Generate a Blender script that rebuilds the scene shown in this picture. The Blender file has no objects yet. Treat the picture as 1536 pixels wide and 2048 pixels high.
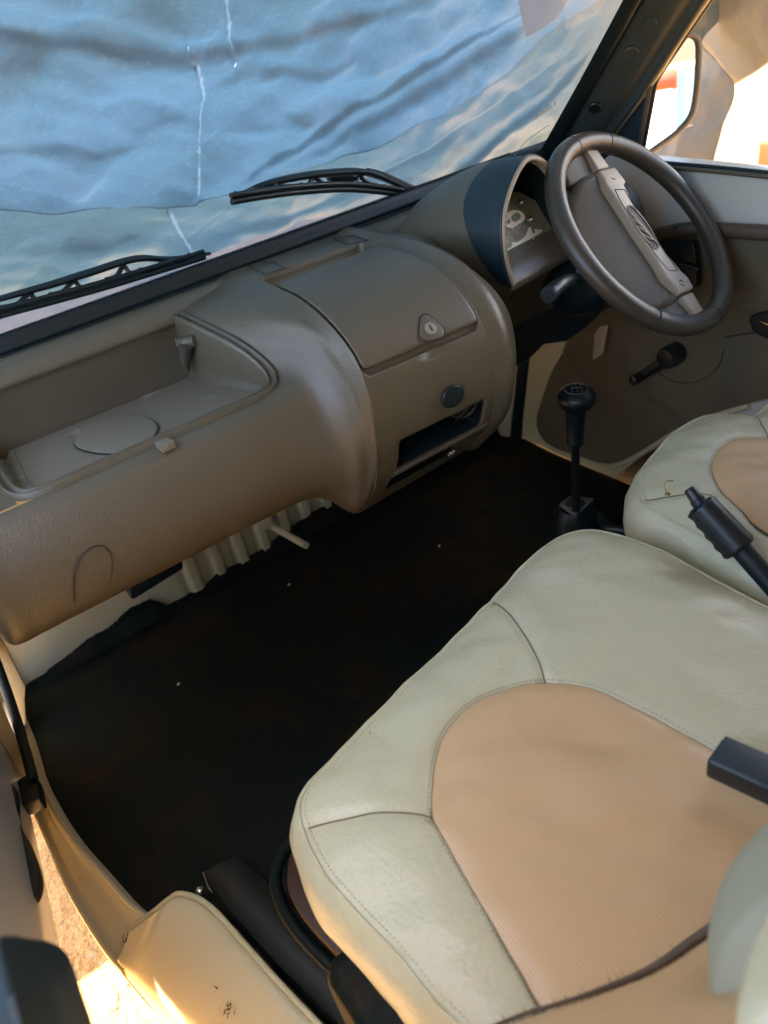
import bpy, bmesh, math, random
import numpy as np
from mathutils import Vector, Matrix

random.seed(7)
rng = np.random.default_rng(11)
S = bpy.context.scene
COL = S.collection

# ------------------------------------------------------------------ camera
F_PX = 1537.0
CAM = np.array([0.0, 0.0, 1.0])


def _basis():
    fv = np.array([-450 - 768, 200 - 1024, F_PX]); fv /= np.linalg.norm(fv)
    h = np.array([1, -0.203, 0.0])
    u = np.cross(fv, h); u /= np.linalg.norm(u)
    if u[1] > 0: u = -u
    r = np.cross(fv, u); r /= np.linalg.norm(r)
    if r[0] < 0: r = -r
    return np.array([r, fv, u])        # rows: world x,y,z in camera (x right, y down, z forward)


BAS = _basis()
cd = bpy.data.cameras.new('camera')
cam = bpy.data.objects.new('camera', cd); COL.objects.link(cam)
Rm = np.stack([BAS[:, 0], -BAS[:, 1], -BAS[:, 2]], axis=1)
mw = Matrix([[*Rm[0], CAM[0]], [*Rm[1], CAM[1]], [*Rm[2], CAM[2]], [0, 0, 0, 1]])
cam.matrix_world = mw
cd.sensor_fit = 'VERTICAL'; cd.sensor_height = 36.0; cd.lens = 36.0 * F_PX / 2048
cd.clip_start = 0.01; cd.clip_end = 300
cd.dof.use_dof = True; cd.dof.focus_distance = 1.0; cd.dof.aperture_fstop = 5.6
S.camera = cam

# ------------------------------------------------------------------ world, sun, exposure
SUN_DIR = Vector((-0.13, 0.05, 1.0)).normalized()      # from the scene towards the sun
W = bpy.data.worlds.new('World'); S.world = W; W.use_nodes = True
nt = W.node_tree; nt.nodes.clear()
sky = nt.nodes.new('ShaderNodeTexSky'); sky.sky_type = 'NISHITA'; sky.sun_disc = False
sky.sun_elevation = math.asin(SUN_DIR.z); sky.sun_rotation = math.atan2(SUN_DIR.x, SUN_DIR.y)
sky.dust_density = 2.5
bg = nt.nodes.new('ShaderNodeBackground'); bg.inputs[1].default_value = 0.15
wo = nt.nodes.new('ShaderNodeOutputWorld')
nt.links.new(sky.outputs[0], bg.inputs[0]); nt.links.new(bg.outputs[0], wo.inputs[0])
sl = bpy.data.lights.new('sun', 'SUN'); sl.energy = 5.0; sl.angle = math.radians(0.5); sl.color = (1.0, 0.95, 0.85)
so = bpy.data.objects.new('sun', sl); COL.objects.link(so)
so.rotation_euler = SUN_DIR.to_track_quat('Z', 'Y').to_euler()
S.view_settings.view_transform = 'Standard'; S.view_settings.look = 'None'
S.view_settings.gamma = 1.0; S.view_settings.use_curve_mapping = False
S.view_settings.exposure = 2.8
S.cycles.max_bounces = 10; S.cycles.diffuse_bounces = 6; S.cycles.transmission_bounces = 8
S.cycles.caustics_reflective = False; S.cycles.caustics_refractive = False
S.cycles.sample_clamp_indirect = 4.0


# ------------------------------------------------------------------ pixel to point on a real plane
def ray(px, py):
    return BAS @ np.array([px - 768.0, py - 1024.0, F_PX])


def P(px, py, axis, val):
    r = ray(px, py); k = 'xyz'.index(axis)
    return CAM + r * ((val - CAM[k]) / r[k])


def PN(px, py, o, n):
    r = ray(px, py); o = np.array(o, float); n = np.array(n, float)
    return CAM + r * (((o - CAM) @ n) / (r @ n))


GK = 0.95                                  # windscreen: y + GK*z constant


def G(px, py, off=0.0):
    r = ray(px, py)
    t = (1.10 + GK * 0.70 + off * math.hypot(1, GK) - GK * 1.0) / (r[1] + GK * r[2])
    return CAM + r * t


def srgb(r, g, b):
    return tuple(((c / 255) / 12.92 if c / 255 <= 0.04045 else ((c / 255 + 0.055) / 1.055) ** 2.4) for c in (r, g, b))


# ------------------------------------------------------------------ materials
def mat(name, col, rough=0.6, var=0.08, vscale=6.0, bump=0.0, bscale=400.0, metal=0.0, spec=0.5, bump2=0.0, b2scale=20.0,
        coat=0.0, dirt=None, dscale=8.0, dthr=0.62, sheen=0.0, rvar=0.0):
    m = bpy.data.materials.new(name); m.use_nodes = True
    t = m.node_tree; N = t.nodes; L = t.links
    b = N['Principled BSDF']
    b.inputs['Roughness'].default_value = rough; b.inputs['Metallic'].default_value = metal
    b.inputs['Specular IOR Level'].default_value = spec
    if coat: b.inputs['Coat Weight'].default_value = coat; b.inputs['Coat Roughness'].default_value = 0.12
    if sheen: b.inputs['Sheen Weight'].default_value = sheen
    tc = N.new('ShaderNodeTexCoord'); co = tc.outputs['Object']
    nz = N.new('ShaderNodeTexNoise'); nz.inputs['Scale'].default_value = vscale; nz.inputs['Detail'].default_value = 5
    L.new(co, nz.inputs['Vector'])
    mx = N.new('ShaderNodeMix'); mx.data_type = 'RGBA'
    c = np.array(col)
    mx.inputs[6].default_value = (*np.clip(c * (1 - var), 0, 1), 1); mx.inputs[7].default_value = (*np.clip(c * (1 + var), 0, 1), 1)
    L.new(nz.outputs['Fac'], mx.inputs[0])
    out = mx.outputs[2]
    if dirt is not None:
        n2 = N.new('ShaderNodeTexNoise'); n2.inputs['Scale'].default_value = dscale; n2.inputs['Detail'].default_value = 8; n2.inputs['Roughness'].default_value = 0.7
        L.new(co, n2.inputs['Vector'])
        rp = N.new('ShaderNodeMapRange'); rp.inputs[1].default_value = dthr; rp.inputs[2].default_value = dthr + 0.08
        L.new(n2.outputs['Fac'], rp.inputs[0])
        m2 = N.new('ShaderNodeMix'); m2.data_type = 'RGBA'; m2.inputs[7].default_value = (*dirt, 1)
        L.new(rp.outputs[0], m2.inputs[0]); L.new(out, m2.inputs[6]); out = m2.outputs[2]
    L.new(out, b.inputs['Base Color'])
    if rvar:
        n3 = N.new('ShaderNodeTexNoise'); n3.inputs['Scale'].default_value = 14; n3.inputs['Detail'].default_value = 6
        L.new(co, n3.inputs['Vector'])
        r3 = N.new('ShaderNodeMapRange'); r3.inputs[3].default_value = max(0.02, rough - rvar); r3.inputs[4].default_value = min(1, rough + rvar)
        L.new(n3.outputs['Fac'], r3.inputs[0]); L.new(r3.outputs[0], b.inputs['Roughness'])
    nrm = None
    if bump2:
        n4 = N.new('ShaderNodeTexNoise'); n4.inputs['Scale'].default_value = b2scale; n4.inputs['Detail'].default_value = 6
        L.new(co, n4.inputs['Vector'])
        bp = N.new('ShaderNodeBump'); bp.inputs['Strength'].default_value = 1; bp.inputs['Distance'].default_value = bump2
        L.new(n4.outputs['Fac'], bp.inputs['Height']); nrm = bp.outputs[0]
    if bump:
        n5 = N.new('ShaderNodeTexNoise'); n5.inputs['Scale'].default_value = bscale; n5.inputs['Detail'].default_value = 2
        L.new(co, n5.inputs['Vector'])
        bp = N.new('ShaderNodeBump'); bp.inputs['Strength'].default_value = 1; bp.inputs['Distance'].default_value = bump
        L.new(n5.outputs['Fac'], bp.inputs['Height'])
        if nrm: L.new(nrm, bp.inputs['Normal'])
        nrm = bp.outputs[0]
    if nrm: L.new(nrm, b.inputs['Normal'])
    return m


M = {}
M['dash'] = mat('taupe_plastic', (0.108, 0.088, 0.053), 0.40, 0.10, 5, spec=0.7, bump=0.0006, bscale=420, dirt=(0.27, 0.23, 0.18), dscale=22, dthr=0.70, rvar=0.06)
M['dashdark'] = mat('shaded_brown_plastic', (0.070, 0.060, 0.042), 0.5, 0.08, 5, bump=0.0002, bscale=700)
M['tray'] = mat('tray_plastic', (0.20, 0.17, 0.12), 0.48, 0.1, 9, bump=0.0002, bscale=700, dirt=(0.33, 0.30, 0.25), dscale=14, dthr=0.60)
M['black'] = mat('black_plastic', (0.008, 0.015, 0.018), 0.36, 0.2, 9, bump=0.0001, bscale=600)
M['visor'] = mat('dark_visor_plastic', (0.016, 0.030, 0.038), 0.42, 0.15, 9, bump=0.0001, bscale=600)
M['rubber'] = mat('black_rubber', (0.004, 0.013, 0.016), 0.42, 0.2, 12)
M['vinyl'] = mat('cream_vinyl', (0.51, 0.475, 0.305), 0.34, 0.05, 7, bump=0.0008, bscale=260, bump2=0.0022, b2scale=38, rvar=0.05)
M['thread'] = mat('seam_thread', (0.16, 0.13, 0.075), 0.8)
M['cream'] = mat('cream_paint', (0.62, 0.56, 0.36), 0.32, 0.05, 6, coat=0.3, dirt=(0.10, 0.07, 0.03), dscale=26, dthr=0.69, bump2=0.0006, b2scale=12)
M['doorpaint'] = mat('skylit_door_paint', (0.62, 0.62, 0.55), 0.35, 0.05, 6, coat=0.3)  # cream door paint with the cool light from outside put into its colour
M['sill'] = mat('glossy_sill_paint', (0.66, 0.58, 0.38), 0.22, 0.04, 6, coat=0.7, dirt=(0.12, 0.08, 0.03), dscale=38, dthr=0.70)
M['trim'] = mat('brown_trim_cloth', (0.125, 0.105, 0.060), 0.8, 0.22, 4, bump=0.0006, bscale=900, bump2=0.004, b2scale=7, sheen=0.1)
M['trimroll'] = mat('brown_trim_vinyl', (0.11, 0.078, 0.055), 0.45, 0.15, 8, bump2=0.002, b2scale=20)
M['mat'] = mat('black_floor_mat', (0.0016, 0.0070, 0.0060), 0.6, 0.3, 3, bump=0.0005, bscale=200, dirt=(0.014, 0.009, 0.0035), dscale=4.5, dthr=0.52, spec=0.2, bump2=0.004, b2scale=14)
M['pillar'] = mat('grey_pillar_trim', (0.032, 0.044, 0.042), 0.55, 0.12, 7, bump=0.0002, bscale=600)
M['wheel'] = mat('wheel_rim_plastic', (0.050, 0.042, 0.031), 0.36, 0.12, 14, bump=0.0003, bscale=500, rvar=0.08)
M['pad'] = mat('horn_pad_plastic', (0.125, 0.106, 0.076), 0.5, 0.05, 9, bump=0.0003, bscale=700)
M['strip'] = mat('beige_spoke_plastic', (0.36, 0.30, 0.22), 0.45, 0.08, 9, bump=0.0002, bscale=700)
M['chrome'] = mat('bright_metal', (0.6, 0.6, 0.58), 0.2, 0.05, metal=1.0)
M['greymetal'] = mat('worn_grey_metal', (0.16, 0.17, 0.16), 0.5, 0.25, 60, metal=0.2)
M['gauge'] = mat('gauge_white', (0.80, 0.74, 0.56), 0.5, 0.05)
M['gaugedark'] = mat('gauge_dial_grey', (0.20, 0.19, 0.13), 0.5, 0.2, 30)
M['gaugegreen'] = mat('gauge_lcd', (0.13, 0.16, 0.09), 0.4, 0.1)
M['lock'] = mat('lock_grey', (0.30, 0.27, 0.22), 0.35, 0.05)
M['white'] = mat('white_wall_paint', (0.80, 0.80, 0.80), 0.8, 0.03)
M['redpaint'] = mat('red_wall_paint', (0.62, 0.10, 0.06), 0.8, 0.1)
M['orange'] = mat('orange_paint', (0.45, 0.08, 0.02), 0.7, 0.1)
M['bluegrey'] = mat('blue_grey_paint', (0.075, 0.11, 0.115), 0.7, 0.1)
M['nose'] = mat('white_body_paint', (0.34, 0.36, 0.50), 0.3, 0.03, coat=0.5)
M['brownplastic'] = mat('red_brown_plastic', (0.045, 0.018, 0.010), 0.4, 0.2)
M['belt'] = mat('belt_webbing', (0.010, 0.014, 0.014), 0.6, 0.2, 30, bump=0.0006, bscale=500)
M['roof'] = mat('cab_liner', (0.30, 0.29, 0.26), 0.8, 0.05)
M['tag'] = mat('paper_tag', (0.42, 0.38, 0.26), 0.6, 0.1, 60)
M['stone'] = mat('pale_stone', (0.24, 0.17, 0.12), 0.8, 0.2, 40, bump2=0.004, b2scale=60)
M['sand'] = mat('sandy_ground', (0.60, 0.31, 0.095), 0.9, 0.45, 90, bump2=0.02, b2scale=90, dirt=(0.55, 0.38, 0.20), dscale=50, dthr=0.58)
M['bucket'] = mat('backrest_cloth_grey', (0.31, 0.30, 0.20), 0.7, 0.05, bump=0.0004, bscale=300)
M['mark'] = mat('dark_mark', (0.03, 0.025, 0.02), 0.6)
M['glassmark'] = mat('faded_yellow_ink', (0.35, 0.36, 0.20), 0.7)
M['twig'] = mat('dry_stem', (0.45, 0.36, 0.10), 0.6)
M['petal'] = mat('withered_petal', (0.22, 0.11, 0.02), 0.7)


def panel_mat():
    m = mat('perforated_beige_vinyl', (0.58, 0.38, 0.19), 0.42, 0.05, 6, bump2=0.0018, b2scale=30)
    t = m.node_tree; N = t.nodes; L = t.links; b = N['Principled BSDF']
    tc = N.new('ShaderNodeTexCoord'); sp = N.new('ShaderNodeSeparateXYZ'); L.new(tc.outputs['Object'], sp.inputs[0])

    def math_(op, a, bv):
        n = N.new('ShaderNodeMath'); n.operation = op
        if hasattr(a, 'links'): L.new(a, n.inputs[0])
        else: n.inputs[0].default_value = a
        if bv is not None:
            if hasattr(bv, 'links'): L.new(bv, n.inputs[1])
            else: n.inputs[1].default_value = bv
        return n.outputs[0]
    pitch = 0.0026

    def cell(o):
        f = math_('FRACT', math_('DIVIDE', o, pitch), None)
        d = math_('SUBTRACT', f, 0.5)
        return math_('MULTIPLY', d, d)
    d = math_('ADD', cell(sp.outputs[0]), cell(sp.outputs[1]))
    hole = N.new('ShaderNodeMapRange'); hole.inputs[1].default_value = 0.035; hole.inputs[2].default_value = 0.015
    L.new(d, hole.inputs[0])
    old = b.inputs['Base Color'].links[0].from_socket
    mx = N.new('ShaderNodeMix'); mx.data_type = 'RGBA'; mx.inputs[7].default_value = (0.28, 0.15, 0.08, 1)
    L.new(math_('MULTIPLY', hole.outputs[0], 0.9), mx.inputs[0]); L.new(old, mx.inputs[6]); L.new(mx.outputs[2], b.inputs['Base Color'])
    return m


M['panel'] = panel_mat()


def tarp_mat(name, col, trans, pale=(0.7, 0.75, 0.8), streak=0.5, dirtcol=(0.25, 0.30, 0.28)):
    """woven plastic sheet: lets light through, with pale scuffs and dusty blotches"""
    m = bpy.data.materials.new(name); m.use_nodes = True; t = m.node_tree; N = t.nodes; L = t.links
    b = N['Principled BSDF']; out = N['Material Output']
    tc = N.new('ShaderNodeTexCoord'); mp = N.new('ShaderNodeMapping'); L.new(tc.outputs['Object'], mp.inputs[0])
    mp.inputs['Scale'].default_value = (1, 1, 1)
    n1 = N.new('ShaderNodeTexNoise'); n1.inputs['Scale'].default_value = 3.0; n1.inputs['Detail'].default_value = 3; n1.inputs['Distortion'].default_value = 0.2
    L.new(mp.outputs[0], n1.inputs['Vector'])
    mp2 = N.new('ShaderNodeMapping'); L.new(tc.outputs['Object'], mp2.inputs[0]); mp2.inputs['Scale'].default_value = (14, 22, 22)
    n2 = N.new('ShaderNodeTexNoise'); n2.inputs['Scale'].default_value = 9; n2.inputs['Detail'].default_value = 9; n2.inputs['Roughness'].default_value = 0.75
    L.new(mp2.outputs[0], n2.inputs['Vector'])
    r1 = N.new('ShaderNodeMapRange'); r1.inputs[1].default_value = 0.35; r1.inputs[2].default_value = 0.72; L.new(n1.outputs['Fac'], r1.inputs[0])
    r2 = N.new('ShaderNodeMapRange'); r2.inputs[1].default_value = 0.52; r2.inputs[2].default_value = 0.80; r2.inputs[4].default_value = streak; L.new(n2.outputs['Fac'], r2.inputs[0])
    a = N.new('ShaderNodeMix'); a.data_type = 'RGBA'; a.inputs[6].default_value = (*col, 1); a.inputs[7].default_value = (*dirtcol, 1); L.new(r1.outputs[0], a.inputs[0])
    c = N.new('ShaderNodeMix'); c.data_type = 'RGBA'; c.inputs[7].default_value = (*pale, 1); L.new(a.outputs[2], c.inputs[6]); L.new(r2.outputs[0], c.inputs[0])
    L.new(c.outputs[2], b.inputs['Base Color']); b.inputs['Roughness'].default_value = 0.38
    n3 = N.new('ShaderNodeTexNoise'); n3.inputs['Scale'].default_value = 13; n3.inputs['Detail'].default_value = 6; n3.inputs['Distortion'].default_value = 0.5
    L.new(tc.outputs['Object'], n3.inputs['Vector'])
    bp = N.new('ShaderNodeBump'); bp.inputs['Distance'].default_value = 0.003; L.new(n3.outputs['Fac'], bp.inputs['Height'])
    mpc = N.new('ShaderNodeMapping'); L.new(tc.outputs['Object'], mpc.inputs[0]); mpc.inputs['Rotation'].default_value = (0.3, 0.5, 0.4); mpc.inputs['Scale'].default_value = (3.0, 6.5, 6.5)
    vo = N.new('ShaderNodeTexVoronoi'); vo.inputs['Scale'].default_value = 1.0; vo.inputs['Detail'].default_value = 0.0
    ad = N.new('ShaderNodeVectorMath'); ad.operation = 'MULTIPLY_ADD'; ad.inputs[1].default_value = (0.25, 0.25, 0.25); L.new(n3.outputs['Color'], ad.inputs[0]); L.new(mpc.outputs[0], ad.inputs[2])
    L.new(ad.outputs[0], vo.inputs['Vector'])
    bp0 = N.new('ShaderNodeBump'); bp0.inputs['Distance'].default_value = 0.011; L.new(vo.outputs['Distance'], bp0.inputs['Height']); L.new(bp0.outputs[0], bp.inputs['Normal'])
    L.new(bp.outputs[0], b.inputs['Normal'])
    tr = N.new('ShaderNodeBsdfTranslucent'); L.new(c.outputs[2], tr.inputs[0]); L.new(bp.outputs[0], tr.inputs['Normal'])
    ms = N.new('ShaderNodeMixShader'); ms.inputs[0].default_value = trans
    L.new(b.outputs[0], ms.inputs[1]); L.new(tr.outputs[0], ms.inputs[2]); L.new(ms.outputs[0], out.inputs[0])
    return m


M['tarpblue'] = tarp_mat('blue_tarpaulin', (0.195, 0.285, 0.365), 0.58, (0.38, 0.46, 0.52), 0.6, (0.165, 0.245, 0.29))
M['tarppale'] = tarp_mat('pale_tarpaulin', (0.170, 0.250, 0.305), 0.55, (0.36, 0.43, 0.45), 0.5, (0.19, 0.255, 0.27))
M['addedwhite'] = tarp_mat('added_white_sheet', (0.12, 0.20, 0.30), 0.5, (0.2, 0.28, 0.38), 0.4, (0.11, 0.19, 0.29))
M['tarpbeige'] = tarp_mat('beige_tarpaulin', (0.27, 0.28, 0.26), 0.35, (0.40, 0.40, 0.37), 0.35, (0.235, 0.24, 0.235))


M['weldpale'] = tarp_mat('pale_weld', (0.31, 0.39, 0.46), 0.58, (0.48, 0.55, 0.60), 0.9, (0.26, 0.34, 0.40))


def glass_mat():
    m = bpy.data.materials.new('window_glass'); m.use_nodes = True; t = m.node_tree; N = t.nodes; L = t.links
    N.remove(N['Principled BSDF'])
    tr = N.new('ShaderNodeBsdfTransparent'); tr.inputs[0].default_value = (0.93, 0.96, 0.97, 1)
    gl = N.new('ShaderNodeBsdfGlossy'); gl.inputs['Roughness'].default_value = 0.02
    lw = N.new('ShaderNodeLayerWeight'); lw.inputs[0].default_value = 0.25
    ml = N.new('ShaderNodeMath'); ml.operation = 'MULTIPLY'; ml.inputs[1].default_value = 0.35; L.new(lw.outputs['Fresnel'], ml.inputs[0])
    ms = N.new('ShaderNodeMixShader'); L.new(ml.outputs[0], ms.inputs[0]); L.new(tr.outputs[0], ms.inputs[1]); L.new(gl.outputs[0], ms.inputs[2])
    L.new(ms.outputs[0], N['Material Output'].inputs[0])
    return m


M['glass'] = glass_mat()
M['mirror'] = mat('mirror_glass', (0.75, 0.77, 0.76), 0.01, 0.0, metal=1.0)


# ------------------------------------------------------------------ builders
def obj(name, verts, faces, m, parent=None, smooth=True, mi=None):
    me = bpy.data.meshes.new(name)
    me.from_pydata([tuple(map(float, v)) for v in verts], [], [tuple(int(i) for i in f) for f in faces])
    me.validate(); me.update()
    for k in (m if isinstance(m, (list, tuple)) else [m]): me.materials.append(M[k] if isinstance(k, str) else k)
    if smooth: me.polygons.foreach_set('use_smooth', [True] * len(me.polygons))
    if mi is not None and len(mi) == len(me.polygons): me.polygons.foreach_set('material_index', list(map(int, mi)))
    o = bpy.data.objects.new(name, me); COL.objects.link(o)
    if parent is not None: o.parent = parent; o.matrix_parent_inverse = parent.matrix_world.inverted() if False else Matrix.Translation(-Vector(parent.location))
    return o


def tag(o, label=None, cat=None, group=None, kind=None):
    if label: o['label'] = label
    if cat: o['category'] = cat
    if group: o['group'] = group
    if kind: o['kind'] = kind
    return o


def thing(name, label, cat, loc=(0, 0, 0), group=None):
    o = bpy.data.objects.new(name, None); COL.objects.link(o); o.location = loc; o.empty_display_size = 0.05
    return tag(o, label, cat, group)


def autosmooth(o, ang=40):
    me = o.data
    bm = bmesh.new(); bm.from_mesh(me)
    bmesh.ops.recalc_face_normals(bm, faces=bm.faces)
    for e in bm.edges:
        if len(e.link_faces) == 2 and e.calc_face_angle(0) > math.radians(ang): e.smooth = False
    bm.to_mesh(me); bm.free(); return o


def recalc(o):
    bm = bmesh.new(); bm.from_mesh(o.data); bmesh.ops.recalc_face_normals(bm, faces=bm.faces); bm.to_mesh(o.data); bm.free(); return o


def solid(o, th, offset=-1):
    md = o.modifiers.new('thick', 'SOLIDIFY'); md.thickness = th; md.offset = offset; return o


def cr(pts, n, closed=False, alpha_dup=True):
    """Catmull-Rom through pts; n samples"""
    p = np.array(pts, float); m = len(p)
    out = []
    segs = m if closed else m - 1
    for k in range(n):
        t = k / (n if closed else n - 1) * segs
        i = min(int(t), segs - 1); u = t - i
        g = (lambda j: p[j % m]) if closed else (lambda j: p[min(max(j, 0), m - 1)])
        p0, p1, p2, p3 = g(i - 1), g(i), g(i + 1), g(i + 2)
        out.append(0.5 * ((2 * p1) + (-p0 + p2) * u + (2 * p0 - 5 * p1 + 4 * p2 - p3) * u * u + (-p0 + 3 * p1 - 3 * p2 + p3) * u ** 3))
    return np.array(out)


def resample(pl, n, closed=False):
    p = np.array(pl, float)
    if closed: p = np.vstack([p, p[:1]])
    d = np.r_[0, np.cumsum(np.linalg.norm(np.diff(p, axis=0), axis=1))]
    s = np.linspace(0, d[-1], n + 1)[:-1] if closed else np.linspace(0, d[-1], n)
    return np.stack([np.interp(s, d, p[:, k]) for k in range(p.shape[1])], 1)


def loft(net, nu, nv):
    """net: sections x points -> grid nu x nv"""
    net = np.array(net, float)
    a = np.stack([cr(sec, nv) for sec in net])          # M x nv
    return np.stack([cr(a[:, j], nu) for j in range(nv)], 1)   # nu x nv


def gridfaces(nu, nv, cu=False, cv=False, skip=None):
    f = []
    for i in range(nu if cu else nu - 1):
        for j in range(nv if cv else nv - 1):
            if skip is not None and skip(i, j): continue
            a = i * nv + j; b = ((i + 1) % nu) * nv + j; c = ((i + 1) % nu) * nv + (j + 1) % nv; d = i * nv + (j + 1) % nv
            f.append((a, b, c, d))
    return f


def gridobj(name, g, m, parent=None, cu=False, cv=False, skip=None, mi=None):
    nu, nv = g.shape[:2]
    return obj(name, g.reshape(-1, 3), gridfaces(nu, nv, cu, cv, skip), m, parent, True, mi)


def tube_geo(pts, r, seg=10, closed=False, flat=1.0, up=(0, 0, 1)):
    p = np.array(pts, float); n = len(p); r = np.broadcast_to(r, (n,)) if np.ndim(r) <= 1 else r
    v = []; f = []
    up = np.array(up, float)
    for i in range(n):
        if closed: tg = p[(i + 1) % n] - p[i - 1]
        else: tg = p[min(i + 1, n - 1)] - p[max(i - 1, 0)]
        tg /= np.linalg.norm(tg) + 1e-12
        s = np.cross(tg, up)
        if np.linalg.norm(s) < 1e-3: s = np.cross(tg, (1, 0, 0.1))
        s /= np.linalg.norm(s); q = np.cross(s, tg)
        for k in range(seg):
            a = 2 * math.pi * k / seg
            v.append(p[i] + r[i] * (math.cos(a) * s + flat * math.sin(a) * q))
    for i in range(n if closed else n - 1):
        for k in range(seg):
            a = i * seg + k; b = i * seg + (k + 1) % seg; c = ((i + 1) % n) * seg + (k + 1) % seg; d = ((i + 1) % n) * seg + k
            f.append((a, b, c, d))
    if not closed:
        f.append(tuple(range(seg))[::-1]); f.append(tuple((n - 1) * seg + k for k in range(seg)))
    return v, f


def tube(name, pts, r, m, parent=None, seg=10, closed=False, flat=1.0, up=(0, 0, 1), ang=60):
    v, f = tube_geo(pts, r, seg, closed, flat, up)
    return autosmooth(obj(name, v, f, m, parent), ang)


def prism(name, poly, depth, m, parent=None, bevel=0.0, seg=3, ang=35):
    """extrude a planar 3-D polygon by vector depth, with bevelled edges"""
    p = np.array(poly, float); d = np.array(depth, float); n = len(p)
    bm = bmesh.new()
    a = [bm.verts.new(q) for q in p]; b = [bm.verts.new(q + d) for q in p]
    bm.faces.new(a); bm.faces.new(b[::-1])
    for i in range(n): bm.faces.new((a[i], b[i], b[(i + 1) % n], a[(i + 1) % n]))
    bmesh.ops.recalc_face_normals(bm, faces=bm.faces)
    if bevel:
        ed = [e for e in bm.edges if len(e.link_faces) == 2 and e.calc_face_angle(0) > math.radians(30)]
        bmesh.ops.bevel(bm, geom=ed, offset=bevel, segments=seg, affect='EDGES', profile=0.5, clamp_overlap=True)
    bmesh.ops.triangulate(bm, faces=[f for f in bm.faces if len(f.verts) > 6])
    for e in bm.edges:
        if len(e.link_faces) == 2 and e.calc_face_angle(0) > math.radians(ang): e.smooth = False
    me = bpy.data.meshes.new(name); bm.to_mesh(me); bm.free()
    me.materials.append(M[m]); me.polygons.foreach_set('use_smooth', [True] * len(me.polygons))
    o = bpy.data.objects.new(name, me); COL.objects.link(o)
    if parent is not None: o.parent = parent; o.matrix_parent_inverse = Matrix.Translation(-Vector(parent.location))
    return o


def box(name, c, ax, half, m, parent=None, bevel=0.003):
    """box centred c with axes ax (3 vectors) and half sizes"""
    c = np.array(c, float); ax = [np.array(a, float) / np.linalg.norm(a) for a in ax]
    poly = [c + ax[0] * half[0] * sx + ax[1] * half[1] * sy - ax[2] * half[2] for sx, sy in ((-1, -1), (1, -1), (1, 1), (-1, 1))]
    return prism(name, poly, ax[2] * 2 * half[2], m, parent, bevel)


def lathe(name, axis0, axis, prof, m, parent=None, seg=40, sx=1.0, ref=(1, 0, 0)):
    a = np.array(axis, float); a /= np.linalg.norm(a)
    if abs(a @ np.array(ref, float)) > 0.95: ref = (0, 0, 1)
    s = np.cross(a, ref); s /= np.linalg.norm(s); q = np.cross(s, a)
    v = []
    for h, r in prof:
        for k in range(seg):
            t = 2 * math.pi * k / seg
            v.append(np.array(axis0) + a * h + r * (math.cos(t) * s * sx + math.sin(t) * q))
    n = len(prof); f = []
    for i in range(n - 1):
        for k in range(seg):
            f.append((i * seg + k, i * seg + (k + 1) % seg, (i + 1) * seg + (k + 1) % seg, (i + 1) * seg + k))
    f.append(tuple(range(seg))[::-1]); f.append(tuple((n - 1) * seg + k for k in range(seg)))
    return autosmooth(obj(name, v, f, m, parent), 45)


def text_mesh(name, body, o, ex, ey, size, m, parent=None, depth=0.0004):
    """lettering on a surface: baseline origin o, axes ex, ey"""
    cu = bpy.data.curves.new(name, 'FONT'); cu.body = body; cu.size = size; cu.extrude = depth; cu.align_x = 'CENTER'; cu.align_y = 'CENTER'
    t = bpy.data.objects.new(name, cu); COL.objects.link(t)
    bpy.context.view_layer.update()
    me = bpy.data.meshes.new_from_object(t.evaluated_get(bpy.context.evaluated_depsgraph_get()))
    bpy.data.objects.remove(t)
    ex = np.array(ex, float); ex /= np.linalg.norm(ex); ey = np.array(ey, float); ey -= ex * (ex @ ey); ey /= np.linalg.norm(ey); ez = np.cross(ex, ey)
    o_ = np.array(o, float)
    for v in me.vertices:
        c = np.array(v.co); v.co = o_ + ex * c[0] + ey * c[1] + ez * c[2]
    me.materials.clear(); me.materials.append(M[m])
    ob = bpy.data.objects.new(name, me); COL.objects.link(ob)
    if parent is not None: ob.parent = parent; ob.matrix_parent_inverse = Matrix.Translation(-Vector(parent.location))
    return ob


_ph = rng.uniform(0, 6.28, (24, 3)); _fr = rng.normal(0, 1, (24, 2))


def wob(x, y, s=1.0, k=12, o=0):
    """smooth random field, about -1..1"""
    r = 0
    for i in range(k):
        fx, fy = _fr[(i + o) % 24] * s * (1 + 0.15 * i)
        r = r + np.sin(fx * x + fy * y + _ph[(i + o) % 24, 0]) / (1 + 0.25 * i)
    return r / 3.0


def smooth01(x):
    x = np.clip(x, 0, 1); return x * x * (3 - 2 * x)


def crumple(x, y, n, ang, asp, seed):
    """faceted field: distance to the nearest of random points, stretched along a direction"""
    r_ = np.random.default_rng(seed); ca, sa = math.cos(ang), math.sin(ang)
    u = (x * ca + y * sa) / asp; v = -x * sa + y * ca
    pu = r_.uniform(-1.2, 2.2, n); pv = r_.uniform(-1.6, 1.6, n)
    d1 = np.full(u.shape, 9.0); d2 = np.full(u.shape, 9.0)
    for a, b in zip(pu, pv):
        d = np.hypot(u - a, v - b); m = d < d1; d2 = np.where(m, d1, np.minimum(d2, d)); d1 = np.where(m, d, d1)
    return d1, d2


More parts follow.
